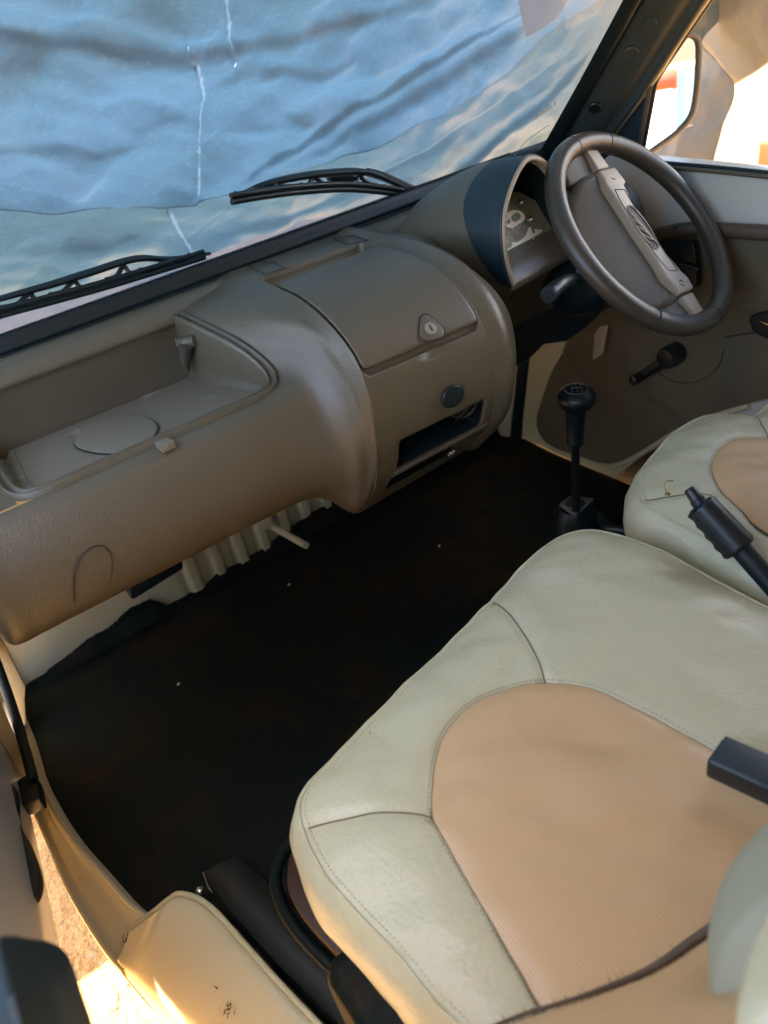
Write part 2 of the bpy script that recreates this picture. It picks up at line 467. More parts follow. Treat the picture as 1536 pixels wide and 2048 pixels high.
def seg_dist(px, py, poly, pos=False):
    """distance and signed side of points to an open polyline (2-D)"""
    d = np.full(np.shape(px), 1e9); sg = np.zeros(np.shape(px)); pp = np.zeros(np.shape(px))
    poly = np.array(poly, float)
    Ls = np.r_[0, np.cumsum(np.linalg.norm(np.diff(poly, axis=0), axis=1))]
    for k, (a, b) in enumerate(zip(poly[:-1], poly[1:])):
        ab = b - a; L2 = ab @ ab
        t = np.clip(((px - a[0]) * ab[0] + (py - a[1]) * ab[1]) / L2, 0, 1)
        dx = px - (a[0] + t * ab[0]); dy = py - (a[1] + t * ab[1]); dd = np.hypot(dx, dy)
        s = np.sign(ab[0] * (py - a[1]) - ab[1] * (px - a[0]))
        m = dd < d; d = np.where(m, dd, d); sg = np.where(m, s, sg); pp = np.where(m, (Ls[k] + t * math.sqrt(L2)) / Ls[-1], pp)
    return (d, sg, pp) if pos else (d, sg)


# ================================================================== SETTING: ground, floor, toe board, roof
g = np.zeros((60, 60, 3)); xs = np.sign(np.linspace(-1, 1, 60)) * np.abs(np.linspace(-1, 1, 60)) ** 3 * 60
for i in range(60):
    for j in range(60): g[i, j] = (xs[i], xs[j], -0.45)
o = gridobj('ground', g, 'sand'); tag(o, kind='structure')
# near ground as uneven grit
pat = np.zeros((160, 160, 3)); ax_ = np.linspace(-0.75, 0.15, 160); ay_ = np.linspace(0.3, 1.9, 160)
X, Y = np.meshgrid(ax_, ay_, indexing='ij')
edge = np.minimum(np.minimum(X + 0.75, 0.15 - X), np.minimum(Y - 0.3, 1.9 - Y))
Z = -0.455 + 0.012 * smooth01(edge / 0.1) + 0.006 * smooth01(edge / 0.1) * (rng.random(X.shape) - 0.3 + wob(X, Y, 22))
pat = np.stack([X, Y, Z], -1)
o = gridobj('gravel_patch', pat, 'sand'); tag(o, kind='structure')


def pebble(c, r, m, lab):
    bm = bmesh.new(); bmesh.ops.create_icosphere(bm, subdivisions=3, radius=1)
    ph = random.random() * 6
    for v in bm.verts:
        k = 1 + 0.18 * math.sin(v.co.x * 2.3 + ph) + 0.12 * math.sin(v.co.y * 4.1 + ph * 2) + 0.08 * math.sin(v.co.z * 6 + v.co.x * 5)
        v.co = Vector((v.co.x * r[0] * k + c[0], v.co.y * r[1] * k + c[1], v.co.z * r[2] * k + c[2]))
    me = bpy.data.meshes.new('stone'); bm.to_mesh(me); bm.free(); me.materials.append(M[m])
    o = bpy.data.objects.new('stone', me); COL.objects.link(o); return tag(o, lab, 'stone')


c = P(222, 1995, 'z', -0.44); pebble(c, (0.017, 0.024, 0.010), 'stone', 'largest pale pinkish stone lying on the sunlit sand beside the sill')
c = P(245, 1968, 'z', -0.44); pebble(c, (0.014, 0.018, 0.008), 'stone', 'small pale stone on the sand just beyond the largest stone')

# cab floor and mat (black, slightly uneven)
X, Y = np.meshgrid(np.linspace(-0.16, 1.14, 90), np.linspace(0.15, 1.40, 90), indexing='ij')
Z = 0.004 * wob(X, Y, 9) - 0.03 * smooth01((Y - 1.25) / 0.15)
g = np.stack([X, Y, Z], -1)
# curve the outer edge of the mat to follow the sill
sillpix = [(62, 1500), (78, 1580), (110, 1655), (150, 1705), (200, 1760), (262, 1835), (300, 1850)]
sl3 = np.array([P(a, b, 'z', 0.0) for a, b in sillpix])
xe = np.interp(Y[0], sl3[::-1, 1], sl3[::-1, 0])
g[:, :, 0] = xe[None, :] + (g[:, :, 0] + 0.16) * (1.14 - xe[None, :]) / 1.30
o = gridobj('floor', g, 'mat'); tag(o, kind='structure')
solid(o, 0.01)
# mat turned up on the toe board with a ragged edge
TB = 1.40
rag = [(0, 1390), (46, 1388), (60, 1372), (90, 1345), (130, 1315), (175, 1280), (220, 1250), (262, 1215), (300, 1198), (330, 1212), (372, 1196), (400, 1180), (432, 1150), (470, 1128), (520, 1100), (560, 1070), (600, 1040), (640, 1015), (690, 990)]
up3 = resample([P(a, b, 'y', TB - 0.012) for a, b in rag], 160)
up3[:, 2] += 0.0007 * rng.normal(size=160) + 0.003 * np.sin(np.arange(160) * 0.31) * np.sin(np.arange(160) * 0.11)
up3 = np.vstack([up3, [1.14, TB - 0.012, up3[-1, 2]]])
g = np.zeros((len(up3), 8, 3))
for j in range(8):
    t = j / 7
    g[:, j] = up3 * 1.0; g[:, j, 2] = up3[:, 2] * (1 - t) + np.minimum(up3[:, 2] - 0.004, -0.03) * t; g[:, j, 1] = TB - 0.012 - 0.03 * t * t
o = gridobj('floor_mat', g, 'mat'); tag(o, 'black floor mat edge turned up against the cream bulkhead, torn along the top', 'floor mat')
solid(o, 0.004)
# bulkhead: cream sheet, corrugated in its middle
X, Z = np.meshgrid(np.linspace(-0.22, 1.16, 420), np.linspace(-0.12, 0.62, 30), indexing='ij')
cor = smooth01((X - 0.24) / 0.02) * smooth01((0.75 - X) / 0.02)
Y = TB + 0.014 * np.clip(np.sin(X * 2 * math.pi / 0.058) * 1.6, -1, 0.6) * cor + 0.002 * wob(X, Z, 16)
Y += -0.10 * smooth01((-0.10 - X) / 0.10)
o = recalc(gridobj('bulkhead', np.stack([X, Y, Z], -1), 'cream')); tag(o, 'cream painted metal bulkhead with upright ribs under the dashboard', 'bulkhead'); solid(o, 0.003)
# dirt edge along the mat
bk = thing('foot_bracket', 'short cream metal peg with bolted plate under the dashboard', 'bracket', P(545, 1045, 'y', 1.3))
pl = [P(a, b, 'y', TB - 0.02) for a, b in ((512, 1040), (545, 1027), (562, 1048), (545, 1062), (515, 1058))]
prism('plate', pl, (0, 0.012, 0), 'cream', bk, 0.003)
tube('peg', [P(548, 1055, 'y', 1.37), P(580, 1073, 'y', 1.30), P(612, 1091, 'y', 1.22)], 0.0075, 'cream', bk, 12)
lathe('bolt', P(548, 1036, 'y', TB - 0.022), (0, -1, 0), [(0, 0.008), (0.006, 0.008), (0.007, 0.005)], 'greymetal', bk, 6)
o = prism('cable_cover', [P(a, b, 'y', 1.30) for a, b in ((255, 1165), (365, 1118), (367, 1138), (268, 1200), (262, 1198))], (0, 0.05, 0), 'black', None, 0.004)
tag(o, 'black flat cable duct sticking out under the left half of the dashboard', 'cable duct')

# roof and rear wall of the cab (they keep the light out)
o = box('roof_panel', (0.5, -0.05, 1.42), ((1, 0, 0), (0, 1, 0), (0, 0, 1)), (0.77, 0.62, 0.02), 'roof', None, 0.01); tag(o, 'pale headliner roof of the cab above the seats', 'roof')
o = box('rear_wall', (0.5, -0.62, 0.5), ((1, 0, 0), (0, 0, 1), (0, 1, 0)), (0.70, 0.9, 0.02), 'roof', None, 0.005); tag(o, 'rear wall of the cab behind the seats', 'wall')
o = box('cab_side_panel', (-0.235, -0.38, 0.55), ((1, 0, 0), (0, 1, 0), (0, 0, 1)), (0.02, 0.27, 0.9), 'roof', None, 0.005); tag(o, 'cab side panel behind the passenger door opening', 'side panel')
o = box('cab_side_panel', (1.235, -0.20, 0.55), ((1, 0, 0), (0, 1, 0), (0, 0, 1)), (0.02, 0.42, 0.9), 'roof', None, 0.005); tag(o, 'cab side panel behind the driver door window', 'side panel')
# engine box / dark well under the seats
o = box('seat_well', (0.55, 0.10, 0.13), ((1, 0, 0), (0, 1, 0), (0, 0, 1)), (0.50, 0.30, 0.12), 'mat', None, 0.02); tag(o, 'black seat base box beneath both seats', 'seat base')

# ================================================================== TARPAULINS OUTSIDE
EX = np.array([1.0, 0, 0]); EU = np.array([0, -GK, 1.0]) / math.hypot(1, GK); EN = np.array([0, 1.0, GK]) / math.hypot(1, GK)
O0 = np.array([0, 1.10, 0.70])


def tuv(px, py, off=0.12):
    q = G(px, py, off) - O0; return np.array([q @ EX, q @ EU])


def tarp(name, lo, hi, nx, nu, off, folds, m, edge=None, wobs=(0.012, 9), over=None, seams=()):
    """sheet parallel to the windscreen; folds: (pixel polyline, height, sharpness, reach)"""
    U = np.linspace(0, 1, nu)[None, :]; Xc = np.linspace(lo[0], hi[0], nx)[:, None]
    if edge is not None:
        e = np.array([tuv(a, b, off) for a, b in edge]); e = e[np.argsort(e[:, 0])]
        lowv = np.interp(Xc[:, 0], e[:, 0], e[:, 1])[:, None]
    else: lowv = np.full((nx, 1), lo[1])
    top = np.full((nx, 1), hi[1])
    if over is not None:
        e = np.array([tuv(a, b, off) for a, b in over]); e = e[np.argsort(e[:, 0])]; top = np.interp(Xc[:, 0], e[:, 0], e[:, 1])[:, None] + 0.05
    V = lowv + (top - lowv) * U; Xg = Xc + 0 * U
    H = wobs[0] * wob(Xg, V, wobs[1]) + 0.25 * wobs[0] * wob(Xg, V, wobs[1] * 4, o=5)
    wx = Xg + 0.03 * wob(Xg, V, 8, o=2); wv_ = V + 0.03 * wob(Xg, V, 8, o=9)
    d1, d2 = crumple(wx, wv_, 330, 0.45, 2.4, 5); H = H + 0.16 * wobs[0] / 0.012 * d1
    d1, d2 = crumple(wx, wv_, 900, -0.3, 1.6, 8); H = H + 0.10 * wobs[0] / 0.012 * d1
    for poly, A, s1, s2 in folds:
        q = cr([tuv(a, b, off) for a, b in poly], 24)
        d, sg, pp = seg_dist(Xg, V, q, True)
        sd = d * sg
        H = H + 0.31 * A * np.tanh(sd / (s1 * 0.8)) * np.exp(-np.abs(sd) / (1.4 * s2)) * smooth01(pp / 0.25) * smooth01((1 - pp) / 0.25)
    near = np.full(Xg.shape, 9.0)
    for sm in seams:
        q = [tuv(a, b, off) for a, b in sm]
        d, sg = seg_dist(Xg, V, q); H = H - 0.003 * np.exp(-(d / 0.004) ** 2) + 0.004 * np.tanh(d * sg / 0.003) * np.exp(-d / 0.03); near = np.minimum(near, d)
    g = O0 + Xg[..., None] * EX + V[..., None] * EU + (off + H)[..., None] * EN
    nr_ = near[:-1, :-1] + 0.0012 * rng.random((nx - 1, nu - 1)) + 0.0015 * wob(Xg[:-1, :-1], V[:-1, :-1], 120)
    o = gridobj(name, g, [m, 'weldpale'], mi=(nr_ < 0.0034).astype(int).ravel()); solid(o, 0.0008)
    return o, g


foldsU = [
    ([(-500, 125), (-100, 122), (250, 122), (440, 118), (560, 96), (760, 50), (960, -40)], 0.022, 0.009, 0.050),
    ([(-200, 20), (60, 52), (250, 72), (440, 96), (500, 100)], -0.034, 0.016, 0.03),
    ([(-100, 380), (90, 330), (230, 330), (330, 290)], 0.018, 0.010, 0.03),
    ([(420, 420), (560, 330), (700, 260), (860, 180), (1000, 80), (1120, -20)], 0.018, 0.007, 0.03),
    ([(480, 180), (560, 150), (640, 150), (740, 120)], 0.016, 0.008, 0.025),
    ([(600, 40), (700, 10), (820, -30)], -0.02, 0.01, 0.03),
    ([(600, 130), (740, 100), (900, 60), (1060, 0)], 0.026, 0.03, 0.06),
    ([(560, 350), (700, 290), (850, 210), (1000, 120), (1130, 20)], 0.026, 0.014, 0.05),
    ([(600, 215), (700, 185), (820, 150), (940, 95)], -0.026, 0.018, 0.045),
    ([(420, 300), (520, 280), (650, 270), (700, 250)], -0.020, 0.016, 0.04),
    ([(560, 230), (640, 265), (655, 275)], 0.012, 0.008, 0.02),
    ([(0, 300), (60, 340), (140, 370), (175, 435)], -0.030, 0.018, 0.05),
    ([(20, 210), (90, 200), (180, 215), (260, 215), (390, 205)], -0.020, 0.018, 0.04),
    ([(0, 190), (40, 160), (120, 150)], 0.018, 0.014, 0.04),
    ([(200, 250), (230, 340), (175, 430), (165, 440)], 0.014, 0.014, 0.03),
    ([(260, 300), (330, 260), (400, 250)], 0.012, 0.012, 0.03),
    ([(400, 180), (520, 150), (600, 150)], 0.014, 0.012, 0.03),
]
hem = [(-600, 520), (-200, 480), (0, 455), (120, 450), (330, 432), (480, 392), (640, 345), (790, 290), (900, 235), (1000, 175), (1100, 105), (1230, 0), (1400, -150)]
tarp_b, gb = tarp('blue_tarpaulin', (-0.28, -0.1), (1.8, 1.15), 640, 330, 0.13, foldsU, 'tarpblue', hem, (0.012, 10), seams=([(462, -60), (466, 40), (470, 95), (472, 112)], [(388, 128), (400, 165), (412, 200), (409, 260), (406, 330), (400, 400)]))
tag(tarp_b, 'creased blue tarpaulin hanging over the windscreen, its slanting hem running up to the right', 'tarpaulin')
foldsL = [
    ([(380, 520), (470, 470), (620, 440), (800, 350), (960, 270)], 0.020, 0.012, 0.04),
    ([(690, 400), (840, 320), (1000, 220), (1190, 75)], -0.022, 0.010, 0.04),
    ([(840, 420), (1000, 300), (1130, 170), (1230, 60)], 0.026, 0.010, 0.05),
    ([(0, 520), (200, 500), (350, 470)], 0.018, 0.016, 0.04),
]
hem2 = [(-600, 760), (-200, 690), (0, 640), (150, 590), (300, 545), (430, 505), (520, 480), (640, 452), (760, 425), (900, 395), (1100, 300), (1400, 100)]
tarp_p, gp = tarp('pale_tarpaulin', (-0.28, -0.4), (1.8, 1.1), 640, 160, 0.17, foldsL, 'tarppale', hem2, (0.008, 11), over=hem, seams=([(338, 425), (358, 465), (384, 508)],))
tag(tarp_p, 'pale grey green plastic sheet showing below the hem of the blue tarpaulin', 'tarpaulin')


# bright reflection on the glass, painted as a pale solid sheet
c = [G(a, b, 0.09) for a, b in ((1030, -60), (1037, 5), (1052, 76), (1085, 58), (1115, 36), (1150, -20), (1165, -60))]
M['reflection'] = tarp_mat('pale_pink_reflection', (0.98, 0.90, 0.86), 0.88, (0.95, 0.92, 0.88), 0.3, (0.9, 0.82, 0.80))
o = prism('reflection_patch', c, EN * 0.0006, 'reflection'); tag(o, 'pale pinkish painted reflection at the top of the windscreen against blue tarpaulin', 'reflection')

hem3 = [(-600, 1000), (0, 800), (440, 640), (1400, 300)]
added_sheet_w, gw = tarp('added_white_sheet', (-0.28, -0.6), (1.8, 1.1), 200, 40, 0.215, [], 'addedwhite', hem3, (0.004, 9), over=hem2)  # added sheet, shades the sunlit nose so the gap is less bright
tag(added_sheet_w, 'added whitish sheet dimming the bright gap behind the pale plastic sheet at the windscreen base', 'tarpaulin')
# vehicle nose seen in the gap under the tarpaulins
X, T = np.meshgrid(np.linspace(-0.6, 1.5, 40), np.linspace(0, 1, 24), indexing='ij')
g = np.stack([X, 1.092 + 0.45 * T, 0.648 - 0.06 * T - 0.45 * T ** 2], -1)
o = gridobj('nose_panel', g, 'nose'); tag(o, 'white body panel below the windscreen, seen under the tarpaulin edge', 'body panel'); solid(o, 0.002)

# ================================================================== WINDSCREEN
ws = thing('windscreen', 'windscreen with thick black rubber seal and serrated edge above the dashboard', 'windscreen', (0.5, 1.1, 0.7))
zb = lambda x: 0.700 + 0.006 * (x - 0.1)
g = []
for x in np.linspace(-0.3, 1.10, 20):
    g.append([np.array([x, 1.10, 0.70]) + EU * v for v in np.linspace(-0.02, 0.85, 12)])
o = gridobj('glass', np.array(g), 'glass', ws)
# lower seal: sloping black band
sec = []
for x in np.linspace(-0.35, 1.14, 40):
    z0 = zb(x)
    sec.append([(x, 1.112, z0 + 0.002), (x, 1.098, z0 + 0.004), (x, 1.093, z0 - 0.004), (x, 1.088, z0 - 0.014), (x, 1.090, z0 - 0.020), (x, 1.084, z0 - 0.024), (x, 1.083, z0 - 0.034), (x, 1.10, z0 - 0.045)])
o = gridobj('seal', loft(sec, 80, 40), 'rubber', ws)
# serration
v = []; f = []
xs = np.arange(-0.3, 1.0, 0.0042)
for x in xs:
    z0 = zb(x); b = len(v)
    for dx, dz, dy in ((0, 0.001, 0), (0.0026, 0.001, 0), (0.0013, 0.0055, -0.003)):
        v.append((x + dx, 1.0985 + dy, z0 + 0.002 + dz)); v.append((x + dx, 1.101 + dy, z0 + 0.002 + dz))
    f += [(b, b + 2, b + 4), (b + 1, b + 5, b + 3), (b, b + 4, b + 5, b + 1), (b + 2, b + 3, b + 5, b + 4)]
obj('serration', v, f, 'rubber', ws, False)
# right seal following the pillar
rs = [G(a, b, -0.004) for a, b in ((1330, -160), (1246, 0), (1160, 160), (1075, 312), (1030, 400))]
rs2 = [G(a, b, -0.014) for a, b in ((1370, -160), (1285, 0), (1200, 150), (1120, 290), (1080, 370))]
g = np.stack([cr(rs, 40), cr((np.array(rs) * 0.6 + np.array(rs2) * 0.4) - EN * 0.012, 40), cr(rs2, 40), cr(np.array(rs2) + np.array([0.02, 0, 0]) - EN * 0.0, 40)], 1)
o = gridobj('side_seal', g, 'rubber', ws)
# faded writing and a scratch on the glass
t = text_mesh('faded_writing', '30003', G(1090, 222, -0.003), G(1120, 195, -0.003) - G(1060, 240, -0.003), EU, 0.018, 'glassmark', ws, 0.0001)
tube('scratch', [G(a, b, -0.003) for a, b in ((1028, 312), (1052, 282), (1080, 262), (1098, 250))], 0.0005, 'weldpale', ws, 5)

# ================================================================== WIPERS
def wiper(name, label, pix_low, pix_top, pixarm, group, thick=1.3):
    w = thing(name, label, 'wiper', tuple(G(*pix_low[len(pix_low) // 2], 0.02)), group)
    low = cr([G(a, b, 0.012) for a, b in pix_low], 60)
    tube('rubber_blade', low, 0.0034 * thick, 'rubber', w, 8)
    tube('blade_rail', low + EU * 0.0075 + EN * 0.004, 0.0030 * thick, 'black', w, 8)
    top = cr([G(a, b, 0.03) for a, b in pix_top], 60)
    tube('bridge', top, 0.0042 * thick * (0.6 + 0.9 * np.sin(np.linspace(0.1, 3.04, 60))), 'black', w, 8, flat=0.7)
    n = len(low)
    for a0, a1 in ((0.06, 0.22), (0.22, 0.36), (0.40, 0.52), (0.60, 0.70), (0.74, 0.92)):   # yokes
        i0, i1 = int(a0 * n), int(a1 * n)
        mid = (top[int((a0 + a1) / 2 * n)] * 0.65 + low[int((a0 + a1) / 2 * n)] * 0.35)
        pts = cr([low[i0] + EN * 0.006 + EU * 0.008, low[i0] * 0.5 + mid * 0.5 + EU * 0.003, mid + EN * 0.004, low[i1] * 0.5 + mid * 0.5 + EU * 0.003, low[i1] + EN * 0.006 + EU * 0.008], 20)
        tube('yoke', pts, 0.0028 * thick, 'black', w, 6)
    if pixarm:
        tube('arm', cr([G(a, b, 0.035) for a, b in pixarm], 24), 0.0042 * thick, 'black', w, 8)
    return w, top


w, top = wiper('windscreen_wiper', 'black wiper blade arched above the dashboard centre on the windscreen', [(463, 404), (520, 394), (600, 384), (700, 379), (790, 388), (835, 400)],
               [(470, 395), (520, 372), (580, 357), (650, 347), (730, 345), (800, 372), (840, 392)], [(735, 343), (770, 352), (830, 378), (875, 385)], 'windscreen wipers')
c = [G(a, b, 0.04) for a, b in ((648, 352), (656, 343), (700, 342), (712, 352), (700, 358), (658, 357))]
prism('centre_clip', c, -EN * 0.012, 'black', w, 0.002)
w, top = wiper('windscreen_wiper', 'black wiper lying low along the left end of the windscreen base', [(-60, 655), (0, 632), (100, 605), (210, 575), (310, 545), (410, 514)],
               [(-60, 620), (0, 598), (100, 570), (180, 545), (270, 518), (340, 518), (420, 507)], None, 'windscreen wipers', 1.2)

# ================================================================== DASHBOARD
D = thing('dashboard', 'taupe plastic dashboard with open shelf, glove box and instrument hood', 'dashboard', (0.4, 0.95, 0.4))
# cushion roll along the back
sec = []
for x in np.linspace(-0.12, 1.1, 30):
    dz = 0.002 * (x)
    sec.append([(x, 1.105, 0.660 + dz), (x, 1.094, 0.675 + dz), (x, 1.076, 0.681 + dz), (x, 1.056, 0.673 + dz), (x, 1.046, 0.657 + dz), (x, 1.053, 0.643 + dz), (x, 1.058, 0.60 + dz), (x, 1.056, 0.56)])
gridobj('cushion_roll', loft(sec, 60, 44), 'dash', D)
# --- shelf: floor, end walls and lip
rimo = [(0.016, 1.03, 0.60), (0.014, 0.93, 0.597), (0.020, 0.875, 0.595), (0.045, 0.857, 0.594), (0.12, 0.856, 0.594), (0.25, 0.856, 0.593), (0.335, 0.856, 0.594), (0.360, 0.868, 0.600), (0.363, 0.895, 0.615), (0.350, 0.935, 0.638), (0.327, 1.01, 0.660), (0.322, 1.055, 0.664)]
nr = 150
rim = resample(cr(rimo, 400), nr)
rim[:, 2] += 0.0028
cen = np.array([0.18, 0.98])
inn = []
for q in rim:
    d = cen - q[:2]
    # inner direction = away from the boundary towards the shelf
    inn.append(q.copy())
inn = np.array(inn)
tg = np.gradient(rim[:, :2], axis=0); tg /= np.linalg.norm(tg, axis=1)[:, None]
nrm2 = np.stack([-tg[:, 1], tg[:, 0]], 1)       # left of travel = inside
prof = [(-0.0065, -0.006), (-0.0048, 0.0008), (-0.0028, 0.0024), (-0.0008, 0.0016), (0.0004, -0.0022), (0.0020, -0.0040), (0.0046, -0.0038), (0.0058, -0.0006), (0.0074, 0.0012), (0.0094, 0.0002), (0.0108, -0.006)]
rows = []
for a, z in prof:
    r = rim.copy(); r[:, :2] += nrm2 * a; r[:, 2] += z; rows.append(r)
flo = rim.copy(); flo[:, :2] += nrm2 * 0.019
flo[:, 2] = 0.578 - 0.006 * smooth01((flo[:, 1] - 0.86) / 0.18)
low = rim.copy(); low[:, :2] += nrm2 * 0.013; low[:, 2] = flo[:, 2] + 0.004
rows += [low * 0.7 + rows[-1] * 0.3, low, flo]
g = np.stack(rows, 1)
gridobj('shelf_rim', g, 'dash', D)
# floor fills inside
nb = 40
line = flo
ctr = np.stack([np.interp(line[:, 0], [0.03, 0.31], [0.04, 0.30]), np.full(nr, 1.053), np.full(nr, 0.572)], 1)
T = np.linspace(0, 1, nb)[None, :, None]
g = line[:, None] * (1 - T) + ctr[:, None] * T
gridobj('shelf_floor', g, 'tray', D)
eg = []
for t in np.linspace(0, 1, 12):
    eg.append([(-0.070 + 0.088 * t, y, 0.5925 + (0.0 if y < 1.0 else 0.01) - 0.014 * (1 - t) ** 3) for y in (0.853, 0.875, 0.92, 0.98, 1.03, 1.07)])
gridobj('shelf_end', np.array(eg), 'dash', D)
# round coaster pad pressed in the shelf floor and the clip beside it
c3 = (P(150, 885, 'z', 0.577) + P(315, 850, 'z', 0.577)) / 2
q = [P(a, b, 'z', 0.5775) for a, b in ((150, 885), (165, 862), (200, 843), (240, 834), (285, 836), (312, 848), (314, 865), (295, 885), (262, 900), (225, 908), (185, 905), (158, 897))]
prism('cup_disc', cr(q, 60, True), (0, 0, 0.0028), 'tray', D, 0.0012)
prism('groove', cr([(p - c3) * 1.03 + c3 - np.array([0, 0, 0.0006]) for p in q], 60, True), (0, 0, 0.0012), 'mark', D)
q = [P(a, b, 'z', 0.598) for a, b in ((308, 884), (335, 874), (348, 880), (322, 893))]
prism('lip_clip', q, (0, 0, -0.01), 'tray', D, 0.001)
# bracket in the shelf corner
q = P(370, 690, 'y', 1.0)
br = tube('corner_clip', cr([P(352, 688, 'y', 1.02), P(372, 684, 'y', 1.015), P(392, 680, 'y', 1.0)], 12), 0.008, 'dash', D, 8)
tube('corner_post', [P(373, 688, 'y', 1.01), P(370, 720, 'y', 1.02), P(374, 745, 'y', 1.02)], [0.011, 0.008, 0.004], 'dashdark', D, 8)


def zp(x): return 0.428 - 0.035 * (x + 0.06)


def secA(x, dy=0.0):
    y0 = 0.851
    pr = [(y0, 0.5915), (0.842, 0.589), (0.827, 0.579), (0.812, 0.556), (0.803, 0.525), (0.803, 0.490), (0.814, 0.458), (0.838, 0.434), (0.865, zp(x))]
    return [(x, y + dy * (1 if k else 1), z) for k, (y, z) in enumerate(pr)]


s_end0 = [(-0.066, y + 0.13, z - 0.006) for x, y, z in secA(-0.06)]
s_end1 = [(-0.064, y + 0.04, z - 0.004) for x, y, z in secA(-0.06)]
s_end2 = [(-0.060, y + 0.012, z - 0.002) for x, y, z in secA(-0.06)]
net = [s_end0, s_end1, s_end2, secA(-0.048), secA(-0.02), secA(0.03)] + [secA(x) for x in (0.09, 0.15, 0.21, 0.27, 0.325)]
net += [
    [(0.345, 0.853, 0.594), (0.352, 0.842, 0.592), (0.358, 0.825, 0.582), (0.362, 0.808, 0.558), (0.362, 0.797, 0.525), (0.362, 0.796, 0.49), (0.362, 0.808, 0.455), (0.362, 0.835, 0.428), (0.362, 0.865, 0.413)],
    [(0.366, 0.866, 0.600), (0.376, 0.848, 0.600), (0.383, 0.826, 0.590), (0.387, 0.805, 0.566), (0.389, 0.790, 0.530), (0.389, 0.787, 0.49), (0.389, 0.798, 0.45), (0.389, 0.826, 0.415), (0.390, 0.862, 0.395)],
    [(0.369, 0.893, 0.615), (0.384, 0.865, 0.617), (0.396, 0.832, 0.608), (0.403, 0.802, 0.583), (0.406, 0.782, 0.545), (0.406, 0.776, 0.50), (0.406, 0.786, 0.45), (0.406, 0.812, 0.40), (0.406, 0.856, 0.375)],
    [(0.355, 0.937, 0.638), (0.378, 0.900, 0.643), (0.401, 0.855, 0.641), (0.413, 0.812, 0.618), (0.417, 0.780, 0.58), (0.418, 0.769, 0.53), (0.418, 0.776, 0.47), (0.418, 0.801, 0.405), (0.418, 0.852, 0.362)],
    [(0.331, 1.012, 0.661), (0.363, 0.962, 0.664), (0.396, 0.892, 0.664), (0.414, 0.840, 0.652), (0.421, 0.792, 0.618), (0.424, 0.766, 0.57), (0.425, 0.768, 0.49), (0.425, 0.791, 0.425), (0.425, 0.851, 0.358)],
    [(0.328, 1.062, 0.668), (0.370, 1.00, 0.674), (0.403, 0.925, 0.674), (0.419, 0.862, 0.666), (0.426, 0.802, 0.640), (0.429, 0.767, 0.600), (0.429, 0.761, 0.52), (0.429, 0.786, 0.43), (0.429, 0.850, 0.357)],
    [(0.375, 1.082, 0.674), (0.402, 1.02, 0.680), (0.42, 0.940, 0.680), (0.428, 0.875, 0.674), (0.431, 0.812, 0.655), (0.432, 0.768, 0.612), (0.432, 0.759, 0.53), (0.432, 0.784, 0.435), (0.432, 0.850, 0.357)],
    [(0.405, 1.092, 0.680), (0.418, 1.030, 0.684), (0.427, 0.948, 0.682), (0.430, 0.880, 0.677), (0.4315, 0.817, 0.657), (0.432, 0.769, 0.614), (0.432, 0.7585, 0.535), (0.432, 0.784, 0.440), (0.432, 0.850, 0.357)],
    [(0.4325, 1.096, 0.684), (0.4325, 1.035, 0.686), (0.4325, 0.955, 0.684), (0.4325, 0.884, 0.679), (0.4325, 0.820, 0.658), (0.4325, 0.770, 0.615), (0.4325, 0.758, 0.54), (0.4325, 0.784, 0.444), (0.4325, 0.850, 0.357)],
]
gA = loft(net, 240, 90)
gridobj('shelf_body', gA, 'dash', D)
# underside closing sheet
und = np.stack([gA[:, -1], gA[:, -1] + np.array([0, 0.10, 0.03])], 1)
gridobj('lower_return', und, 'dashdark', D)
# U-shaped access cover outline on the front
def on_face(px, py):
    r = ray(px, py); t = np.linspace(0.6, 1.4, 1)
    P0 = gA.reshape(-1, 3); d = r / np.linalg.norm(r); w_ = P0 - CAM; dist = np.linalg.norm(w_ - (w_ @ d)[:, None] * d, axis=1)
    k = np.argsort(dist)[:6]; k = k[np.argmin(np.linalg.norm(w_[k], axis=1))]
    dep = (P0[k] - CAM) @ d
    return CAM + d * dep


cov = resample(cr([on_face(a, b) + np.array([0, -0.0006, 0]) for a, b in ((149, 1202), (148, 1165), (150, 1140), (162, 1112), (185, 1094), (207, 1093), (222, 1110), (224, 1140), (218, 1172))], 60), 50)
tube('cover_seam', cov, np.interp(np.linspace(0, 1, 50), [0, 0.4, 1], [0.0013, 0.0011, 0.0005]), 'mark', D, 6)

# --- glove box section: parametric surface x x v
profL = np.array([(1.096, 0.684), (1.035, 0.686), (0.955, 0.684), (0.884, 0.679), (0.820, 0.658), (0.770, 0.615), (0.758, 0.54), (0.784, 0.444), (0.850, 0.357)])
profR = np.array([(1.090, 0.682), (1.03, 0.684), (0.955, 0.683), (0.884, 0.680), (0.812, 0.662), (0.757, 0.617), (0.738, 0.545), (0.757, 0.464), (0.825, 0.385)])
XL, XR = 0.432, 0.618


def secG(x):
    t = (x - XL) / (XR - XL); pr = profL * (1 - t) + profR * t
    return [(x, y, z) for y, z in pr]


NU, NV = 190, 420
gG = loft([secG(x) for x in np.linspace(XL, XR, 5)], NU, NV)
du = np.gradient(gG, axis=0); dv = np.gradient(gG, axis=1); nG = np.cross(du, dv); nG /= np.linalg.norm(nG, axis=2)[..., None]
if nG[NU // 2, NV // 2, 1] > 0: nG = -nG
sG = np.cumsum(np.linalg.norm(np.diff(gG[NU // 2], axis=0), axis=1)); sG = np.r_[0, sG]     # arc length down the section
Xg = gG[..., 0]; Sg = np.broadcast_to(sG, Xg.shape)


def s_at(y):            # arc position of first crossing of depth y from the back
    k = np.argmax(gG[NU // 2, :, 1] < y); return sG[k]


